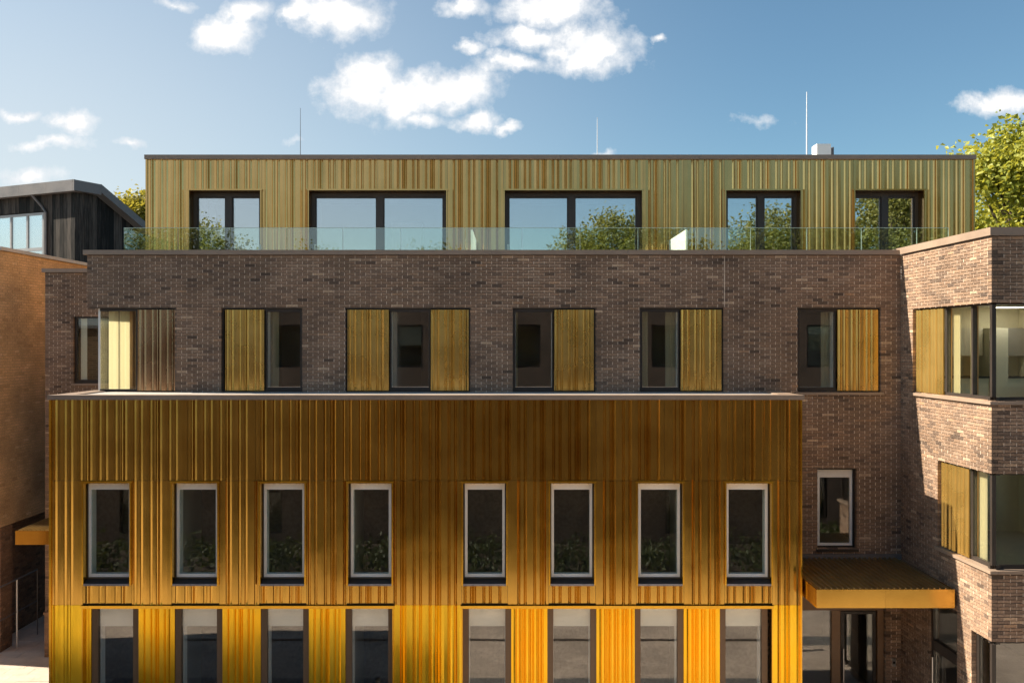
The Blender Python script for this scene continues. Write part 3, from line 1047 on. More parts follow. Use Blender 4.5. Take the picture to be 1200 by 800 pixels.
# upper band
nb = 11
for i in range(nb):
    sheet(fg, LG * i / nb, LG * (i + 1) / nb, ZJ1 + .006, ZT, gold_wall, M['gold'], phase=PH)
# middle band: piers and spandrels
prev = 0
for k, (a, c) in enumerate(TR1):
    ua, uc = UG(a), UG(c)
    sheet(fg, prev, ua, ZH0 + .004, ZJ1, gold_wall, M['gold'], phase=PH)
    sheet(fg, ua, uc, ZH0 + .036, ZS1 - .012, gold_wall, M['gold'], phase=PH)
    prev = uc
sheet(fg, prev, LG, ZH0 + .004, ZJ1, gold_wall, M['gold'], phase=PH)
# lower band
for a, c in ((0, GRP[0][0]), (GRP[0][1], GRP[1][0]), (GRP[1][1], LG)):
    n = max(1, round((c - a) / 1.0))
    for i in range(n):
        sheet(fg, a + (c - a) * i / n, a + (c - a) * (i + 1) / n, .02, ZH0, gold_wall, M['gold_low'], phase=PH)
# rivets along the sheet joints, one part
b = MB()
for z in (ZJ1 - .05, ZJ1 + .06, Z(610, DG), Z(645, DG), Z(500, DG)):
    k = 0
    while True:
        s = PH + (k // 5) * PER + PAT[k % 5]
        k += 1
        if s > LG - .1: break
        if s < .05: continue
        uu = s + .024
        if z < ZJ1 - .1 and any(o[0] - .08 < uu < o[1] + .08 for o in gops[:8]): continue
        q = MB()
        fg.box(b, uu - .006, uu + .006, .0335, .0295, z - .006, z + .006, .9)
rv = b.build('rivet', M['gold_flat'], gold_wall)
rv['kind'] = 'stuff'
# corner trims and side faces
b = MB()
b.box(GX0 - .03, GX0 + .012, YG - .03, YG + .03, 0.02, ZT - .003)
b.build('corner_trim', M['gold_flat'], gold_wall)
b = MB()
b.box(GX1 - .004, GX1 + .025, YG - .03, YG + .03, 0.02, ZT - .003)
b.build('corner_trim', M['gold_flat'], gold_wall)
fgl = Fr(GX0, 0, 0, -1)       # left face, outward -X
fgl.n = (-1, 0)
fgr = Fr(GX1, YG, 0, 1)
for i in range(2):
    sheet(fgl, .04 + i * .72, .04 + (i + 1) * .72, .02, ZT - .004, gold_wall, M['gold'], phase=.02, w=-.012)
    sheet(fgr, .04 + i * .72, .04 + (i + 1) * .72, .02, ZT - .004, gold_wall, M['gold'], phase=.02, w=.0)
# coping and roof of the block
coping(X(56.5, DG), X(942, DG), YG - .05, YG + .34, ZT + .002, ZT + .090, 5)
b = MB(); b.box(X(56.5, DG), GX0 + .30, YG + .342, .34, ZT + .003, ZT + .084); b.build('coping', M['coping'], bld)
b = MB(); b.box(GX1 - .3, X(942, DG), YG + .342, -.02, ZT + .003, ZT + .084); b.build('coping', M['coping'], bld)
b = MB(); b.box(GX0 + .302, GX1 - .302, YG + .343, -.012, ZT - .06, ZT + .062); b.build('block_roof', M['terrace'], bld)


def gold_window(k, a, c):
    ua, uc, z0, z1 = gops[k]
    dp = .125
    b = MB()                                  # folded gold reveal and drip trims
    t = .030
    fg.box(b, UG(a), ua, .045, -dp, z0 - .01, z1 + .0)
    fg.box(b, uc, UG(c), .045, -dp, z0 - .01, z1 + .0)
    fg.box(b, UG(a) - .012, UG(c) + .012, .04, -dp, z1 + .001, z1 + .045)
    wn = b.build('window', M['gold_flat'], bld)
    b = MB(); frame_bars(fg, b, ua + .002, uc - .002, z0 + .075, z1 - .002, -dp + .02, -dp - .06, .022, .012, .03); b.build('frame', M['dark_frame'], wn)
    b = MB(); frame_bars(fg, b, ua + .026, uc - .026, z0 + .107, z1 - .016, -dp + .01, -dp - .045, .050, .125, .06)
    b.build('white_sash', M['white'], wn)
    b = MB()
    frame_bars(fg, b, ua + .03, uc - .03, z0 + .107, z1 - .02, -dp - .062, -dp - .25, .025); b.build('white_lining', M['white'], wn)
    pane(fg, ua + .077, uc - .077, z0 + .168, z1 - .142, -dp - .01, wn, M['glass'])
    b = MB()
    b.box8([fg.p(ua + .002, .035, z0 - .012), fg.p(uc - .002, .035, z0 - .012), fg.p(uc - .002, -dp, z0 + .02), fg.p(ua + .002, -dp, z0 + .02),
            fg.p(ua + .002, .035, z0 + .010), fg.p(uc - .002, .035, z0 + .010), fg.p(uc - .002, -dp, z0 + .072), fg.p(ua + .002, -dp, z0 + .072)])
    b.build('sill', M['slate'], wn)
    b = MB(); fg.box(b, ua + .002, uc - .002, .047, .0355, z0 - .022, z0 + .016); b.build('sill_lip', M['lip'], wn)
    return wn


for k, (a, c) in enumerate(TR1):
    gold_window(k, a, c)

# ground-floor bands: tall windows with gold panels between
GW = [[(115.5, 156.5), (213, 254.5), (313.5, 355.5), (412.5, 455)], [(549.5, 592), (648.5, 691.5), (750.5, 793.5), (850, 892)]]
for gi, (ga, gc) in enumerate(GRP):
    dp = .11
    b = MB()
    fg.box(b, ga - .02, gc + .02, .055, -dp, ZH0 - .055, ZH0)
    fg.box(b, ga, ga + .022, .05, -dp, .02, ZH0 - .056)
    fg.box(b, gc - .022, gc, .05, -dp, .02, ZH0 - .056)
    sr = b.build('window_surround', M['gold_flat'], bld)
    spans = []
    for a, c in GW[gi]:
        sh = (DG + dp) / DG
        ua, uc = UG(600 + (a - 600) * sh), UG(600 + (c - 600) * sh)
        spans.append((ua, uc))
        b = MB()
        frame_bars(fg, b, ua - .115, uc + .115, .05, ZH0 - .058, -dp + .03, -dp - .07, .112, .02, .12)
        wn = b.build('window', M['brown_frame'], bld)
        fg_z = ZH0 - .06
        pane(fg, ua, uc, .175, fg_z - .02, -dp - .02, wn, M['glass_low'])
        b = MB(); fg.box(b, ua - .05, uc + .05, -dp - .062, -dp - .09, fg_z - .385, fg_z); b.build('roller_blind', M['blind'], wn)
        b = MB(); fg.box(b, ua - .05, uc + .05, -dp - .07, -dp - .115, fg_z - .40, fg_z - .386); b.build('blind_bar', M['white'], wn)
        b = MB(); frame_bars(fg, b, ua - .02, uc + .02, .1, fg_z, -dp - .116, -dp - .26, .03); b.build('white_lining', M['white'], wn)
    edges = [ga + .022] + [v for s in spans for v in (s[0] - .115, s[1] + .115)] + [gc - .022]
    for a, c in zip(edges[0::2], edges[1::2]):
        if c - a > .06:
            sheet(fg, a, c, .05, ZH0 - .06, sr, M['gold_low'], 'metal_panel', w=-dp + .05, phase=a + .0, rh=.03, scale=.72 if gi == 0 else .5)
b = MB()
for z0, z1 in ((.03, 2.96), (3.18, 6.5)):
    b.box(GX0 + .45, GX1 - .4, 3.2, 3.3, z0, z1)
b.build('inner_wall', M['wall_in'], bld)

# ---- rooftop storey
YP, DP = 2.70, 21.2
PX_0, PX_1 = X(172.5, DP), X(1140.5, DP)
fp = Fr(PX_0, YP, 1, 0)
UP = lambda px: X(px, DP) - PX_0
LP = PX_1 - PX_0
ZPB, ZPT = 9.30, Z(187, DP)
PW = [(221, 307, 268.5), (361, 524.5, 445.5), (590, 753.5, 669.5), (849, 939, 891), (1000, 1083, 1036)]
ZPH = Z(223.5, DP)
b = MB()
us = sorted({0, LP} | {v for a, c, _ in PW for v in (UP(a), UP(c))})
for a, c in zip(us, us[1:]):
    inside = any(UP(q[0]) < (a + c) / 2 < UP(q[1]) for q in PW)
    b.quad(fp.p(a, -.03, ZPH if inside else ZPB), fp.p(c, -.03, ZPH if inside else ZPB), fp.p(c, -.03, ZPT), fp.p(a, -.03, ZPT))
b.quad((PX_0 + .02, 13.8, ZPB), (PX_0 + .02, YP + .03, ZPB), (PX_0 + .02, YP + .03, ZPT), (PX_0 + .02, 13.8, ZPT))
b.quad((PX_1 - .02, YP + .03, ZPB), (PX_1 - .02, 13.8, ZPB), (PX_1 - .02, 13.8, ZPT), (PX_1 - .02, YP + .03, ZPT))
pw = b.build('rooftop_storey_wall', M['dark_frame'], bld)
PH2 = UP(300 + 600 / 4)
prev = 0
for a, c, _ in PW:
    ua, uc = UP(a), UP(c)
    n = max(1, round((ua - prev) / 1.0))
    for i in range(n):
        sheet(fp, prev + (ua - prev) * i / n, prev + (ua - prev) * (i + 1) / n, ZPB, ZPT, pw, M['bronze'], phase=PH2)
    n = 2 if uc - ua > 2.5 else 1
    for i in range(n):
        sheet(fp, ua + (uc - ua) * i / n, ua + (uc - ua) * (i + 1) / n, ZPH + .02, ZPT, pw, M['bronze'], phase=PH2)
    prev = uc
n = max(1, round((LP - prev) / 1.0))
for i in range(n):
    sheet(fp, prev + (LP - prev) * i / n, prev + (LP - prev) * (i + 1) / n, ZPB, ZPT, pw, M['bronze'], phase=PH2)
b = MB(); b.box(PX_0 - .03, PX_0 + .012, YP - .03, YP + .04, ZPB, ZPT - .002); b.build('corner_trim', M['bronze'], pw)
b = MB(); b.box(PX_1 - .012, PX_1 + .03, YP - .03, YP + .04, ZPB, ZPT - .002); b.build('corner_trim', M['bronze'], pw)
fpl = Fr(PX_0, 13.8, 0, -1); fpl.n = (-1, 0)
fpr = Fr(PX_1, YP, 0, 1)
for i in range(8):
    sheet(fpl, i * 1.382, (i + 1) * 1.382, ZPB, ZPT - .003, pw, M['bronze'], phase=0, w=-.012)
    sheet(fpr, .05 + i * 1.37, .05 + (i + 1) * 1.37, ZPB, ZPT - .003, pw, M['bronze'], phase=0)
for i in range(6):
    a, c = PX_0 - .05 + (LP + .1) * i / 6, PX_0 - .05 + (LP + .1) * (i + 1) / 6
    b = MB(); b.box(a + .002, c - .002, YP - .06, YP + .3, ZPT + .002, ZPT + .105); b.build('coping', M['coping'], bld)
b = MB(); b.box(PX_0 - .05, PX_0 + .28, YP + .302, 13.8, ZPT + .003, ZPT + .10); b.box(PX_1 - .28, PX_1 + .05, YP + .302, 13.8, ZPT + .003, ZPT + .10); b.build('coping', M['coping'], bld)
b = MB(); b.box(PX_0 + .29, PX_1 - .29, YP + .302, 13.7, ZPT - .25, ZPT - .02); b.build('roof', M['roof'], bld)
for a, c, md in PW:
    ua, uc = UP(a), UP(c)
    dp = .27
    b = MB()
    fp.box(b, ua, ua + .03, .05, -dp, ZPB, ZPH)
    fp.box(b, uc - .03, uc, .05, -dp, ZPB, ZPH)
    fp.box(b, ua - .015, uc + .015, .052, -dp, ZPH, ZPH + .035)
    dr = b.build('sliding_door', M['bronze'], bld)
    sh = (DP + dp) / DP
    z1 = ZPH - .005
    um = UP(600 + (md - 600) * sh)
    b = MB()
    frame_bars(fp, b, ua + .032, uc - .032, ZPB, z1, -dp + .03, -dp - .06, .085, .10, .06)
    fp.box(b, um - .075, um + .075, -dp + .028, -dp - .058, ZPB + .06, z1 - .10)
    b.build('frame', M['dark_frame'], dr)
    for q0, q1 in ((ua + .117, um - .076), (um + .076, uc - .117)):
        b = MB(); frame_bars(fp, b, q0, q1, ZPB + .061, z1 - .101, -dp - .0, -dp - .05, .03); b.build('sash', M['dark_frame'], dr)
        pane(fp, q0 + .031, q1 - .031, ZPB + .092, z1 - .132, -dp - .02, dr, M['glass_top'])
b = MB()
b.box(PX_0 + .2, PX_1 - .2, 7.0, 7.1, 9.32, 12.0)
for x in (-5.6, -1.05, 3.9, 7.9): b.box(x, x + .1, 3.1, 6.98, 9.32, 12.0)
b.box(PX_0 + .2, PX_1 - .2, 3.06, 7.2, 12.02, 12.1)
b.build('inner_wall', M['wall_in'], bld)
b = MB(); b.box(-3.2, -2.4, 5.0, 5.5, 9.32, 11.2); b.build('wardrobe', M['white'], bld)

# ---- glass balustrade on the parapet
bal = MB()
yb = .20
bal.box(-8.22, 9.1, yb - .02, yb + .05, 9.86, 9.955)
balo = bal.build('balustrade_channel', M['coping'], bld)
jn = [145, 209, 270, 336, 402, 470, 545, 612, 680, 748, 816, 880, 946, 1010, 1075, 1112]
for a, c in zip(jn, jn[1:]):
    xa, xc = X(a, 18.5 + yb), X(c, 18.5 + yb)
    b = MB(); b.box(xa + .006, xc - .006, yb, yb + .018, 9.956, 10.432); b.build('glass_panel', M['glass_rail'], balo)
    b = MB(); b.box(xa + .006, xc - .006, yb, yb + .018, 10.4325, 10.441); b.box(xc - .0105, xc - .0065, yb - .001, yb + .019, 9.957, 10.432); b.build('glass_edge', M['glass_edge'], balo)
for k in range(2):
    b = MB(); b.box(-8.225, -8.207, yb + .03 + k * 1.2, yb + .03 + (k + 1) * 1.2 - .012, 9.34, 10.438); b.build('glass_panel', M['glass_rail'], balo)
for px in (305.5, 370, 595.5):
    x = X(px, 18.8)
    b = MB(); b.box(x - .018, x + .018, yb + .022, yb + .06, 9.956, 10.09); b.build('glass_clamp', M['steel'], balo)
for px in (804.5, 552.8):
    x = X(px, 18.95)
    b = MB(); b.box(x - .02, x + .02, .45, 2.45, 9.32, 10.43); b.build('privacy_screen', M['screen'], bld)

# ---- canopies
def canopy(x0, x1, yb_, yf, z0, z1, nf, lab):
    b = MB(); b.box(x0 + .03, x1 - .03, yf + .04, yb_, z0 + .05, z1 - .06)
    cn = b.build('canopy', M['bronze'], bld, lab)
    for i in range(nf):
        a, c = x0 + (x1 - x0) * i / nf, x0 + (x1 - x0) * (i + 1) / nf
        b = MB(); b.box(a + .0015, c - .0015, yf, yf + .03, z0, z1, random.random()); b.build('fascia_panel', M['gold'], cn)
    for xx in (x0, x1 - .03):
        b = MB(); b.box(xx, xx + .03, yf + .031, yb_ - .02, z0, z1 - .004); b.build('side_fascia', M['gold'], cn)
    b = MB()
    prof = [(x0 + .03, 0)]
    x = x0 + .05
    while x + .08 < x1 - .04:
        prof += [(x, 0), (x + .016, .042), (x + .034, .042), (x + .050, 0)]
        x += .105
    prof.append((x1 - .03, 0))
    for (p, q), (r, s) in zip(prof, prof[1:]):
        b.quad((p, yf + .02, z1 - .018 + q), (r, yf + .02, z1 - .018 + s), (r, yb_ - .03, z1 + .02 + s), (p, yb_ - .03, z1 + .02 + q), random.random())
        if q > 0 or s > 0:
            b.quad((p, yf + .02, z1 - .04), (r, yf + .02, z1 - .04), (r, yf + .02, z1 - .018 + s), (p, yf + .02, z1 - .018 + q), .5)
    b.build('profiled_roof_sheet', M['canopy_sheet'], cn)
    b = MB(); b.box(x0, x1, yb_ - .035, yb_ - .004, z1 - .05, z1 + .12); b.build('flashing', M['grey_metal'], cn)
    return cn


canopy(5.60, 8.145, 0, -2.24, 3.135, 3.475, 2, 'wide gold canopy over the entrance beside the wing')
canopy(-11.97, -8.90, 4.6, 2.8, 3.15, 3.48, 2, 'small gold canopy in the passage on the left')

# ------------------------------------------------------------------ things on the roof
for px, top, d, gap in ((352, 126, 25, .012), (700, 137, 25, .016), (945.5, 107, 25, .022)):
    x = X(px, d)
    zt = Z(top, d)
    t = thing('lightning_rod', {352: 'thin dark lightning rod above the left roof end, barely visible',
                                700: 'shorter pale lightning rod near the middle of the roof',
                                945.5: 'tallest pale lightning rod beside the white roof unit'}[px], 'lightning rod', (x, d + CAMY, ZPT - .02), 'lightning rods on the roof')
    b = MB(); b.tube([(0, 0, 0), (0, 0, (zt - ZPT) * .6), (0, 0, zt - ZPT)], [gap, gap * .8, gap * .5], 6); b.build('rod', M['galv'] if px > 400 else M['grey_metal'], t)
    b = MB(); b.box(-.12, .12, -.12, .12, 0, .06); b.build('base', M['roof'], t)
d = 24.0
t = thing('roof_vent_unit', 'small white boxy unit with a dark side fan on the roof edge', 'roof unit', (X(963, d), d + CAMY, ZPT - .02))
zt = Z(170.5, d) - ZPT + .02
b = MB(); b.box(-.20, .18, -.2, .2, 0.08, zt); b.build('casing', M['white'], t)
b = MB(); b.box(.182, .24, -.16, .16, .12, zt - .1); b.build('louvre', M['grey_metal'], t)
b = MB(); b.tube([(.30, 0, .1), (.30, 0, zt - .05)], [.03, .03], 8); b.build('pipe', M['grey_metal'], t)
b = MB(); b.box(-.2, .34, -.2, .2, 0, .078); b.build('plinth', M['grey_metal'], t)

# ------------------------------------------------------------------ buff brick neighbour on the left
XO, YO = -13.2, 4.3
nb_ = thing('brick_neighbour', 'buff orange brick building with pale roof edge on the far left', 'building', (0, 0, 0))
fo = Fr(XO, YO, 0, 1)
ZO = 8 + .185 * 13.2
brick_wall(fo, 9.7, 3.25, ZO - .05, [], nb_, 'brick_wall', keep=lambda u, z: u < 5.2, bl=.225, bh=.075, mats=(M['orange_brick'], M['orange_mortar'], M['orange_mortar']))
brick_wall(Fr(XO - .55, YO + .6, 0, 1), 6, 0, 3.24, [], nb_, 'undercroft_wall', bl=.225, bh=.075, mats=(M['brown_pillar_brick'], M['mortar'], M['mortar']), singles=False)
flush_bricks(300)
pfr = [Fr(XO - .55, YO + .05, 1, 0), Fr(XO - .02, YO + .05, 0, 1)]
for f_, L_ in zip(pfr, (.53, .54)):
    brick_wall(f_, L_, 0, 3.24, [], nb_, 'pillar', bl=.225, bh=.075, qs=1 if f_ is pfr[1] else 0, qe=2 if f_ is pfr[0] else 0,
               mats=(M['brown_pillar_brick'], M['mortar'], M['mortar']), singles=False)
flush_bricks(0)
b = MB()
b.quad((-18.2, YO, 3.25), (XO - .005, YO, 3.25), (XO - .005, YO, ZO), (-18.2, YO, ZO))
b.quad((-18.2, 14, 0), (-18.2, YO, 0), (-18.2, YO, ZO), (-18.2, 14, ZO))
b.quad((XO, 14, 0), (-18.2, 14, 0), (-18.2, 14, ZO), (XO, 14, ZO))
b.quad((-18.2, YO, 3.24), (-18.2, 14, 3.24), (XO - .01, 14, 3.24), (XO - .01, YO, 3.24))
b.quad((-18.2, YO + .7, 0), (XO - .56, YO + .7, 0), (XO - .56, YO + .7, 3.24), (-18.2, YO + .7, 3.24))
b.build('side_wall', M['orange_far'], nb_)
b = MB(); b.box(-18.25, XO + .05, YO - .05, 14, ZO - .045, ZO + .045); b.build('roof_edge', M['pale_coping'], nb_)

# lower neighbour out of frame to the left, whose shade falls on the courtyard
lo = thing('low_brick_block', 'plain buff brick block at the left side of the courtyard, out of frame', 'building', (-15, -3, 0))
b = MB(); b.box(-3, 2.6, -4.2, 3.6, 0, 8.45); b.build('wall', M['orange_far'], lo)
b = MB(); b.box(-3.05, 2.65, -4.25, 3.65, 8.452, 8.55); b.build('roof_edge', M['pale_coping'], lo)

# low wall and rail in the passage
lw = thing('low_brick_wall', 'low brown brick wall at the end of the shaded passage', 'wall', (-11.9, 4.0, 0))
b = MB()
flw = Fr(0, 0, 1, 0)
brick_wall(flw, 2.4, 0, 1.1, [], lw, 'wall', bl=.225, bh=.075, mats=(M['brown_pillar_brick'], M['mortar'], M['mortar']), singles=False)
flush_bricks(0)
b.box(.0, 2.4, .103, .3, 0, 1.1); b.build('wall_back', M['brick_far'], lw)
b = MB(); b.box(-.02, 2.42, -.02, .32, 1.102, 1.16); b.build('wall_cap', M['brown_pillar_brick'], lw)
hr = thing('handrail', 'thin pale metal rail with upright post beside the brick pillar', 'handrail', (-13.02, 4.75, 0))
b = MB(); b.tube([(0, 0, 0), (0, 0, 1.8)], [.022, .022]); b.build('post', M['galv'], hr)
b = MB(); b.tube([(0, 1.0, 0), (0, 1.0, 1.8)], [.014, .014]); b.build('post', M['grey_metal'], hr)
b = MB(); b.tube([(0, -.8, 1.8), (0, 1.0, 1.8)], [.02, .02]); b.build('rail', M['grey_metal'], hr)
b = MB(); b.tube([(0, -.8, .95), (0, 1.0, .95)], [.012, .012]); b.build('rail', M['grey_metal'], hr)

# ------------------------------------------------------------------ charred timber house behind
th = thing('timber_house', 'black charred timber house with grey metal roof edge behind the brick wall', 'house', (-17.3, 16.5, 0))
A = Vector((0, 0)); dl = Vector((-.916, .401)); drr = Vector((.401, .916))
ftl = Fr(dl.x * 9, dl.y * 9, -dl.x, -dl.y)          # long left face, runs towards the corner
ftr = Fr(0, 0, drr.x, drr.y)
ZR = 14.4
W9 = 9.0
wz0, wz1 = 9.6, 8 + (402 - 250) * 36 / F
wu0, wu1 = 9 - 6.6, 9 - 1.75
bw = .21
def board(fr, u0, u1, z0, z1a, z1b):
    b = MB()
    w_ = random.uniform(-.004, .004)
    b.box8([fr.p(u0 + .003, w_, z0), fr.p(u1 - .003, w_, z0), fr.p(u1 - .003, w_ - .04, z0), fr.p(u0 + .003, w_ - .04, z0),
            fr.p(u0 + .003, w_, z1a), fr.p(u1 - .003, w_, z1b), fr.p(u1 - .003, w_ - .04, z1b), fr.p(u0 + .003, w_ - .04, z1a)], random.random())
    b.build('board', M['char'], th)
n = int(W9 / bw)
for i in range(n):
    a, c = W9 * i / n, W9 * (i + 1) / n
    if a > wu0 - .1 and c < wu1 + .1:
        board(ftl, a, c, wz1 + .05, ZR - .42, ZR - .42)
        board(ftl, a, c, 6, wz0 - .05, wz0 - .05)
    else:
        board(ftl, a, c, 6, ZR - .42, ZR - .42)
def zr(t): return ZR - .40 if t < 1 else ZR - .40 - (t - 1) * .54
for i in range(30):
    a, c = i * bw, (i + 1) * bw
    board(ftr, a, c, 6, zr(a), zr(c))
b = MB()
b.quad(ftl.p(0, -.06, 0), ftl.p(wu0, -.06, 0), ftl.p(wu0, -.06, ZR - .3), ftl.p(0, -.06, ZR - .3))
b.quad(ftl.p(wu1, -.06, 0), ftl.p(9, -.06, 0), ftl.p(9, -.06, ZR - .3), ftl.p(wu1, -.06, ZR - .3))
b.quad(ftl.p(wu0, -.06, 0), ftl.p(wu1, -.06, 0), ftl.p(wu1, -.06, wz0), ftl.p(wu0, -.06, wz0))
b.quad(ftl.p(wu0, -.06, wz1), ftl.p(wu1, -.06, wz1), ftl.p(wu1, -.06, ZR - .3), ftl.p(wu0, -.06, ZR - .3))
b.poly([ftr.p(0, -.06, 0), ftr.p(6.3, -.06, 0), ftr.p(6.3, -.06, zr(6.3)), ftr.p(1, -.06, ZR - .4), ftr.p(0, -.06, ZR - .4)])
b.build('wall', M['dark'], th)
# roof: fascias and sheets
b = MB(); n = 6
for i in range(n):
    b = MB()
    a, c = 9.35 * i / n, 9.35 * (i + 1) / n
    ftl.box(b, a + .003, c - .003, .34, .28, ZR - .44, ZR, random.random())
    b.build('fascia', M['grey_metal'], th)
def sl(t0, t1, z0, z1, th_=.34):
    b = MB()
    b.box8([ftr.p(t0, .30, z0 - th_), ftr.p(t1, .30, z1 - th_), ftr.p(t1, .24, z1 - th_), ftr.p(t0, .24, z0 - th_),
            ftr.p(t0, .30, z0), ftr.p(t1, .30, z1), ftr.p(t1, .24, z1), ftr.p(t0, .24, z0)], random.random())
    b.build('fascia', M['grey_metal'], th)
sl(-.34, 1.0, ZR + .005, ZR + .02, .42); sl(1.003, 3.6, ZR + .03, ZR + .03 - 2.6 * .54); sl(3.603, 6.3, ZR + .03 - 2.603 * .54, ZR + .03 - 5.3 * .54)
b = MB()
P = lambda t, s, z: (drr.x * t + dl.x * s, drr.y * t + dl.y * s, z)
b.quad(P(-.3, -.25, ZR - .01), P(1, -.25, ZR - .01), P(1, 9, ZR - .01), P(-.3, 9, ZR - .01))
b.quad(P(1, -.25, ZR - .01), P(6.3, -.25, ZR - .01 - 5.3 * .54), P(6.3, 9, ZR - .01 - 5.3 * .54), P(1, 9, ZR - .01))
b.quad(P(-.3, -.25, ZR - .43), P(-.3, 9, ZR - .43), P(.2, 9, ZR - .43), P(.2, -.25, ZR - .43))
b.build('roof', M['grey_metal'], th)
b = MB(); b.box8([P(.3, 3.2, ZR), P(1, 3.2, ZR), P(1, 6, ZR), P(.3, 6, ZR), P(.3, 3.2, ZR + .16), P(1, 3.2, ZR + .16), P(1, 6, ZR + .16), P(.3, 6, ZR + .16)]); b.build('rooflight', M['pale_coping'], th)
b = MB()
frame_bars(ftl, b, wu0, wu1, wz0, wz1, .01, -.08, .09)
nm_ = 5
for i in range(1, nm_):
    s = wu0 + (wu1 - wu0) * i / nm_
    ftl.box(b, s - .045, s + .045, .008, -.078, wz0 + .09, wz1 - .09)
zm = wz0 + (wz1 - wz0) * .60
ftl.box(b, wu0 + .09, wu1 - .09, .012, -.082, zm - .06, zm + .06)
tw = b.build('window', M['grey_frame'], th)
for i in range(nm_):
    a, c = wu0 + (wu1 - wu0) * i / nm_ + .046, wu0 + (wu1 - wu0) * (i + 1) / nm_ - .046
    for q0, q1 in ((wz0 + .09, zm - .061), (zm + .061, wz1 - .09)):
        pane(ftl, a, c, q0, q1, -.03, tw, M['glass_top'])
b = MB(); ftl.box(b, wu0 + .1, wu1 - .1, -.09, -.10, zm, wz1 - .05); b.build('blind', M['white'], tw)  # added white strip, standing in for bright sky mirrored in the upper panes
b = MB(); ftl.box(b, wu0, wu1, -1.6, -1.7, wz0 - .5, wz1 + .4); b.build('inner_wall', M['timber'], th)
b = MB(); b.tube([ftl.p(6.9, .27, ZR - .45), ftl.p(7.25, .05, ZR - .95), ftl.p(7.42, .05, ZR - 1.15), ftl.p(7.42, .05, 6)], [.05] * 4, 8); b.build('downpipe', M['grey_metal'], th)


# ------------------------------------------------------------------ trees
def tree_parts(seed, h, cz, rx, rz, nleaf, ls, lobes):
    rnd = random.Random(seed)
    rs = np.random.RandomState(seed)
    tr = MB()
    pts = [(0, 0, 0), (.1, .05, h * .25), (-.05, .1, h * .5), (.1, 0, h * .8)]
    tr.tube(pts, [h * .020, h * .016, h * .012, h * .004], 9)
    lb = []
    centres = []
    for k in range(lobes):
        th_ = rnd.uniform(0, 6.283)
        ph = rnd.uniform(-.75, 1.0)
        rr = rnd.uniform(.45, .86)
        cc = Vector((math.cos(th_) * math.sqrt(max(0, 1 - ph * ph)) * rx * rr, math.sin(th_) * math.sqrt(max(0, 1 - ph * ph)) * rx * rr, cz + ph * rz * rr))
        centres.append((cc, rnd.uniform(.20, .36) * rx, rnd.random()))
        z0 = h * rnd.uniform(.3, .55)
        s = Vector((0, .05, z0))
        mid = s.lerp(cc, .5) + Vector((rnd.uniform(-.3, .3), rnd.uniform(-.3, .3), rnd.uniform(0, .4)))
        lb.append(([s, mid, cc], [h * .008, h * .004, h * .0015]))
    cr = MB()
    per = nleaf // lobes
    V, Fc, T = [], [], []
    for cc, cr_, tb in centres:
        # twigs' ends cluster the leaves into sprays, so gaps stay open
        nsp = max(6, per // 14)
        for q in range(nsp):
            d = rs.normal(size=3); d /= np.linalg.norm(d)
            sp = np.array(cc) + d * cr_ * (rs.uniform(.25, 1.08)) * np.array([1, 1, .8])
            tsp = rs.uniform()
            for j in range(per // nsp):
                c = sp + rs.normal(size=3) * ls * 1.5
                a = rs.normal(size=3); a[2] *= .5; a /= np.linalg.norm(a)
                bb = np.cross(a, rs.normal(size=3)); bb /= np.linalg.norm(bb)
                q_ = rs.uniform(.55, 1.3)
                l, wd = ls * q_, ls * q_ * rs.uniform(.32, .52)
                i = len(V)
                n3 = np.cross(a, bb)
                V += [tuple(c - a * l * .5), tuple(c + bb * wd + n3 * wd * .35), tuple(c + a * l * .5), tuple(c - bb * wd + n3 * wd * .35)]
                Fc += [(i, i + 1, i + 2), (i, i + 2, i + 3)]
                tt = min(1, max(0, .45 * tb + .35 * tsp + .3 * rs.uniform() - .05))
                T += [tt, tt]
    cr.v, cr.f, cr.tn, cr.mi = V, Fc, T, [0] * len(Fc)
    return tr, lb, cr


def tree(seed, loc, h, cz, rx, rz, nleaf, ls, lobes, m, label, group=None):
    tr, lb, cr = tree_parts(seed, h, cz, rx, rz, nleaf, ls, lobes)
    t = thing('tree', label, 'tree', loc, group)
    tr.build('trunk', M['bark'], t)
    for p, r in lb[:12]:
        b = MB(); b.tube(p, r, 6); b.build('limb', M['bark'], t)
    if len(lb) > 12:
        b = MB()
        for p, r in lb[12:]: b.tube(p, r, 5)
        o = b.build('limb', M['bark'], t); o['kind'] = 'stuff'
    cr.build('crown', m, t)
    return t


def copy_tree(o, loc, label, s, rz):
    c = o.copy(); COL.objects.link(c)
    c.location = loc; c['label'] = label; c.scale = (s, s, s); c.rotation_euler = (0, 0, rz)
    for ch in list(o.children):
        k = ch.copy(); COL.objects.link(k); k.parent = c
    return c


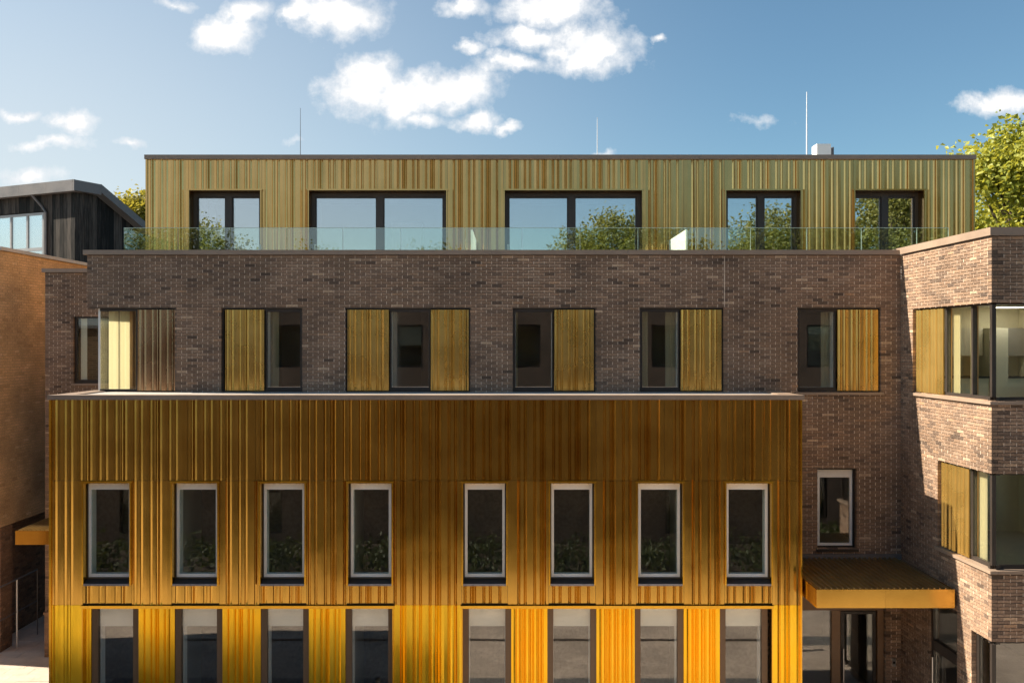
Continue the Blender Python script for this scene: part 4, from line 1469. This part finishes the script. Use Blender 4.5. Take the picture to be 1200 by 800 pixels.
tree(3, (X(1222, 33), 33 + CAMY, 0), 18, 12.6, 3.5, 4.9, 26000, .20, 46, M['leaf'], 'leafy sunlit green tree behind the right end of the rooftop storey')
tree(5, (X(152, 52), 52 + CAMY, 0), 17.5, 13.8, 2.7, 3.4, 9000, .26, 26, M['leaf_y'], 'yellow green tree top between the black house and the rooftop storey')
ref = tree(11, (8.2, -40, 0), 18, 11.5, 5.6, 6.6, 34000, .22, 60, M['leaf_d'], 'broad tree behind the camera, mirrored in the middle rooftop doors', 'trees beyond the courtyard')
for (x, y, s, rz, lab) in ((-22.5, -40, .96, 1.2, 'tree behind the camera at the far left, mirrored in the left rooftop door'),
                           (-14, -44, .84, 2.0, 'lower tree behind the camera, second from the left'),
                           (-5.5, -41, .83, 3.1, 'lower tree behind the camera, third from the left'),
                           (19, -41, 1.02, 4.0, 'tree behind the camera mirrored in the fourth rooftop door'),
                           (28.5, -40, 1.2, 5.2, 'tallest tree behind the camera, mirrored in the right rooftop door')):
    copy_tree(ref, (x, y, 0), lab, s, rz)

# ------------------------------------------------------------------ opposite side of the courtyard (seen in the windows)
op = thing('opposite_building', 'brown brick building across the courtyard, mirrored in the windows', 'building', (0, -19.6, 0))
XW = (-15.2, -9.8, -4.4, .8, 6.6, 13.3)
oo = []
for x in XW:
    for z in (.4, 3.9, 6.95):
        oo.append((x - .55, x + .55, z, z + 1.85))
b = MB()
us = sorted({-20, 20} | {v for o in oo for v in o[:2]})
zs = sorted({0, 10.6} | {v for o in oo for v in o[2:4]})
for a, c in zip(us, us[1:]):
    for d, e in zip(zs, zs[1:]):
        if any(o[0] < (a + c) / 2 < o[1] and o[2] < (d + e) / 2 < o[3] for o in oo): continue
        b.quad((c, 0, d), (a, 0, d), (a, 0, e), (c, 0, e))
b.quad((20, 0, 0), (20, 0, 10.6), (20, -9, 10.6), (20, -9, 0)); b.quad((-20, 0, 0), (-20, -9, 0), (-20, -9, 10.6), (-20, 0, 10.6))
b.quad((-20, -9, 0), (20, -9, 0), (20, -9, 10.6), (-20, -9, 10.6))
b.build('wall', M['brick_far'], op)
b = MB(); b.box(-20.05, 20.05, -9.05, .05, 10.602, 10.72); b.build('roof', M['coping'], op)
fo_ = Fr(20, 0, -1, 0)
for o in oo:
    b = MB(); frame_bars(fo_, b, 20 - o[1], 20 - o[0], o[2], o[3], -.1, -.18, .07); wn = b.build('window', M['dark_frame'], op)
    pane(fo_, 20 - o[1] + .071, 20 - o[0] - .071, o[2] + .071, o[3] - .071, -.13, wn, M['glass'])
    b = MB(); fo_.box(b, 20 - o[1] - .2, 20 - o[0] + .2, -1.2, -1.3, o[2] - .2, o[3] + .2); b.build('room_wall', M['floor_in'], wn)
    if random.random() < .6:
        b = MB(); fo_.box(b, 20 - o[1] + .05, 20 - o[0] - .05, -.2, -.22, o[3] - random.uniform(.3, 1.3), o[3]); b.build('blind', M['wall_in'], wn)

# planting bed and hedge at the foot of it
g = MB(); g.box(-19, 19, -19.3, -13.6, .0, .06)
struct('planting_bed', g, plain('bark_mulch', (.07, .05, .035), 0.95, 0, 0.3, 6, 0.5))
hg = thing('hedge', 'low leafy hedge along the far side of the courtyard, mirrored in the windows', 'hedge', (0, -16.3, 0))
rs = np.random.RandomState(4)
cr = MB(); V, Fc, T = [], [], []
for q in range(1500):
    hx, hy = rs.uniform(-18.5, 18.5), rs.uniform(-2.6, 2.4)
    hz = rs.uniform(.05, max(.2, .42 + .40 * math.sin(hx * .9 + 1) * math.cos(hy * 1.1 + hx * .37)))
    ts = rs.uniform()
    for j in range(13):
        c = np.array([hx, hy, hz]) + rs.normal(size=3) * .16
        a = rs.normal(size=3); a /= np.linalg.norm(a)
        bb = np.cross(a, rs.normal(size=3)); bb /= np.linalg.norm(bb)
        i = len(V)
        V += [tuple(c - a * .09), tuple(c + bb * .05), tuple(c + a * .09), tuple(c - bb * .05)]
        Fc.append((i, i + 1, i + 2, i + 3)); T.append(.5 * ts + .5 * rs.uniform())
cr.v, cr.f, cr.tn, cr.mi = V, Fc, T, [0] * len(Fc)
cr.build('foliage', M['leaf_h'], hg)
b = MB()
for q in range(40):
    hx, hy = rs.uniform(-18.5, 18.5), rs.uniform(-2.4, 2.2)
    b.tube([(hx, hy, 0), (hx + .05, hy, .6)], [.03, .012], 5)
st_ = b.build('stem', M['bark'], hg); st_['kind'] = 'stuff'

# bollard lights in the courtyard (seen in the ground-floor glass)
for k, (x, y, lab) in enumerate(((7.1, -4.2, 'grey bollard light in the sun, mirrored in the entrance glass'),
                                 (4.35, -3.6, 'grey bollard light in front of the right end of the gold block'),
                                 (-2.9, -3.4, 'grey bollard light in the shade before the middle of the gold block'))):
    t = thing('bollard_light', lab, 'bollard', (x, y, 0), 'bollard lights in the courtyard')
    b = MB(); b.tube([(0, 0, .0), (0, 0, .55)], [.055, .055], 12); b.build('post', M['bollard'], t)
    b = MB(); b.tube([(0, 0, .55), (0, 0, .74)], [.05, .05], 12); b.build('lamp_lens', M['lens'], t)
    b = MB(); b.tube([(0, 0, .74), (0, 0, .78)], [.06, .058], 12); b.build('cap', M['bollard'], t)
    b = MB(); b.tube([(0, 0, .0), (0, 0, .015)], [.1, .1], 12); b.build('foot', M['bollard'], t)
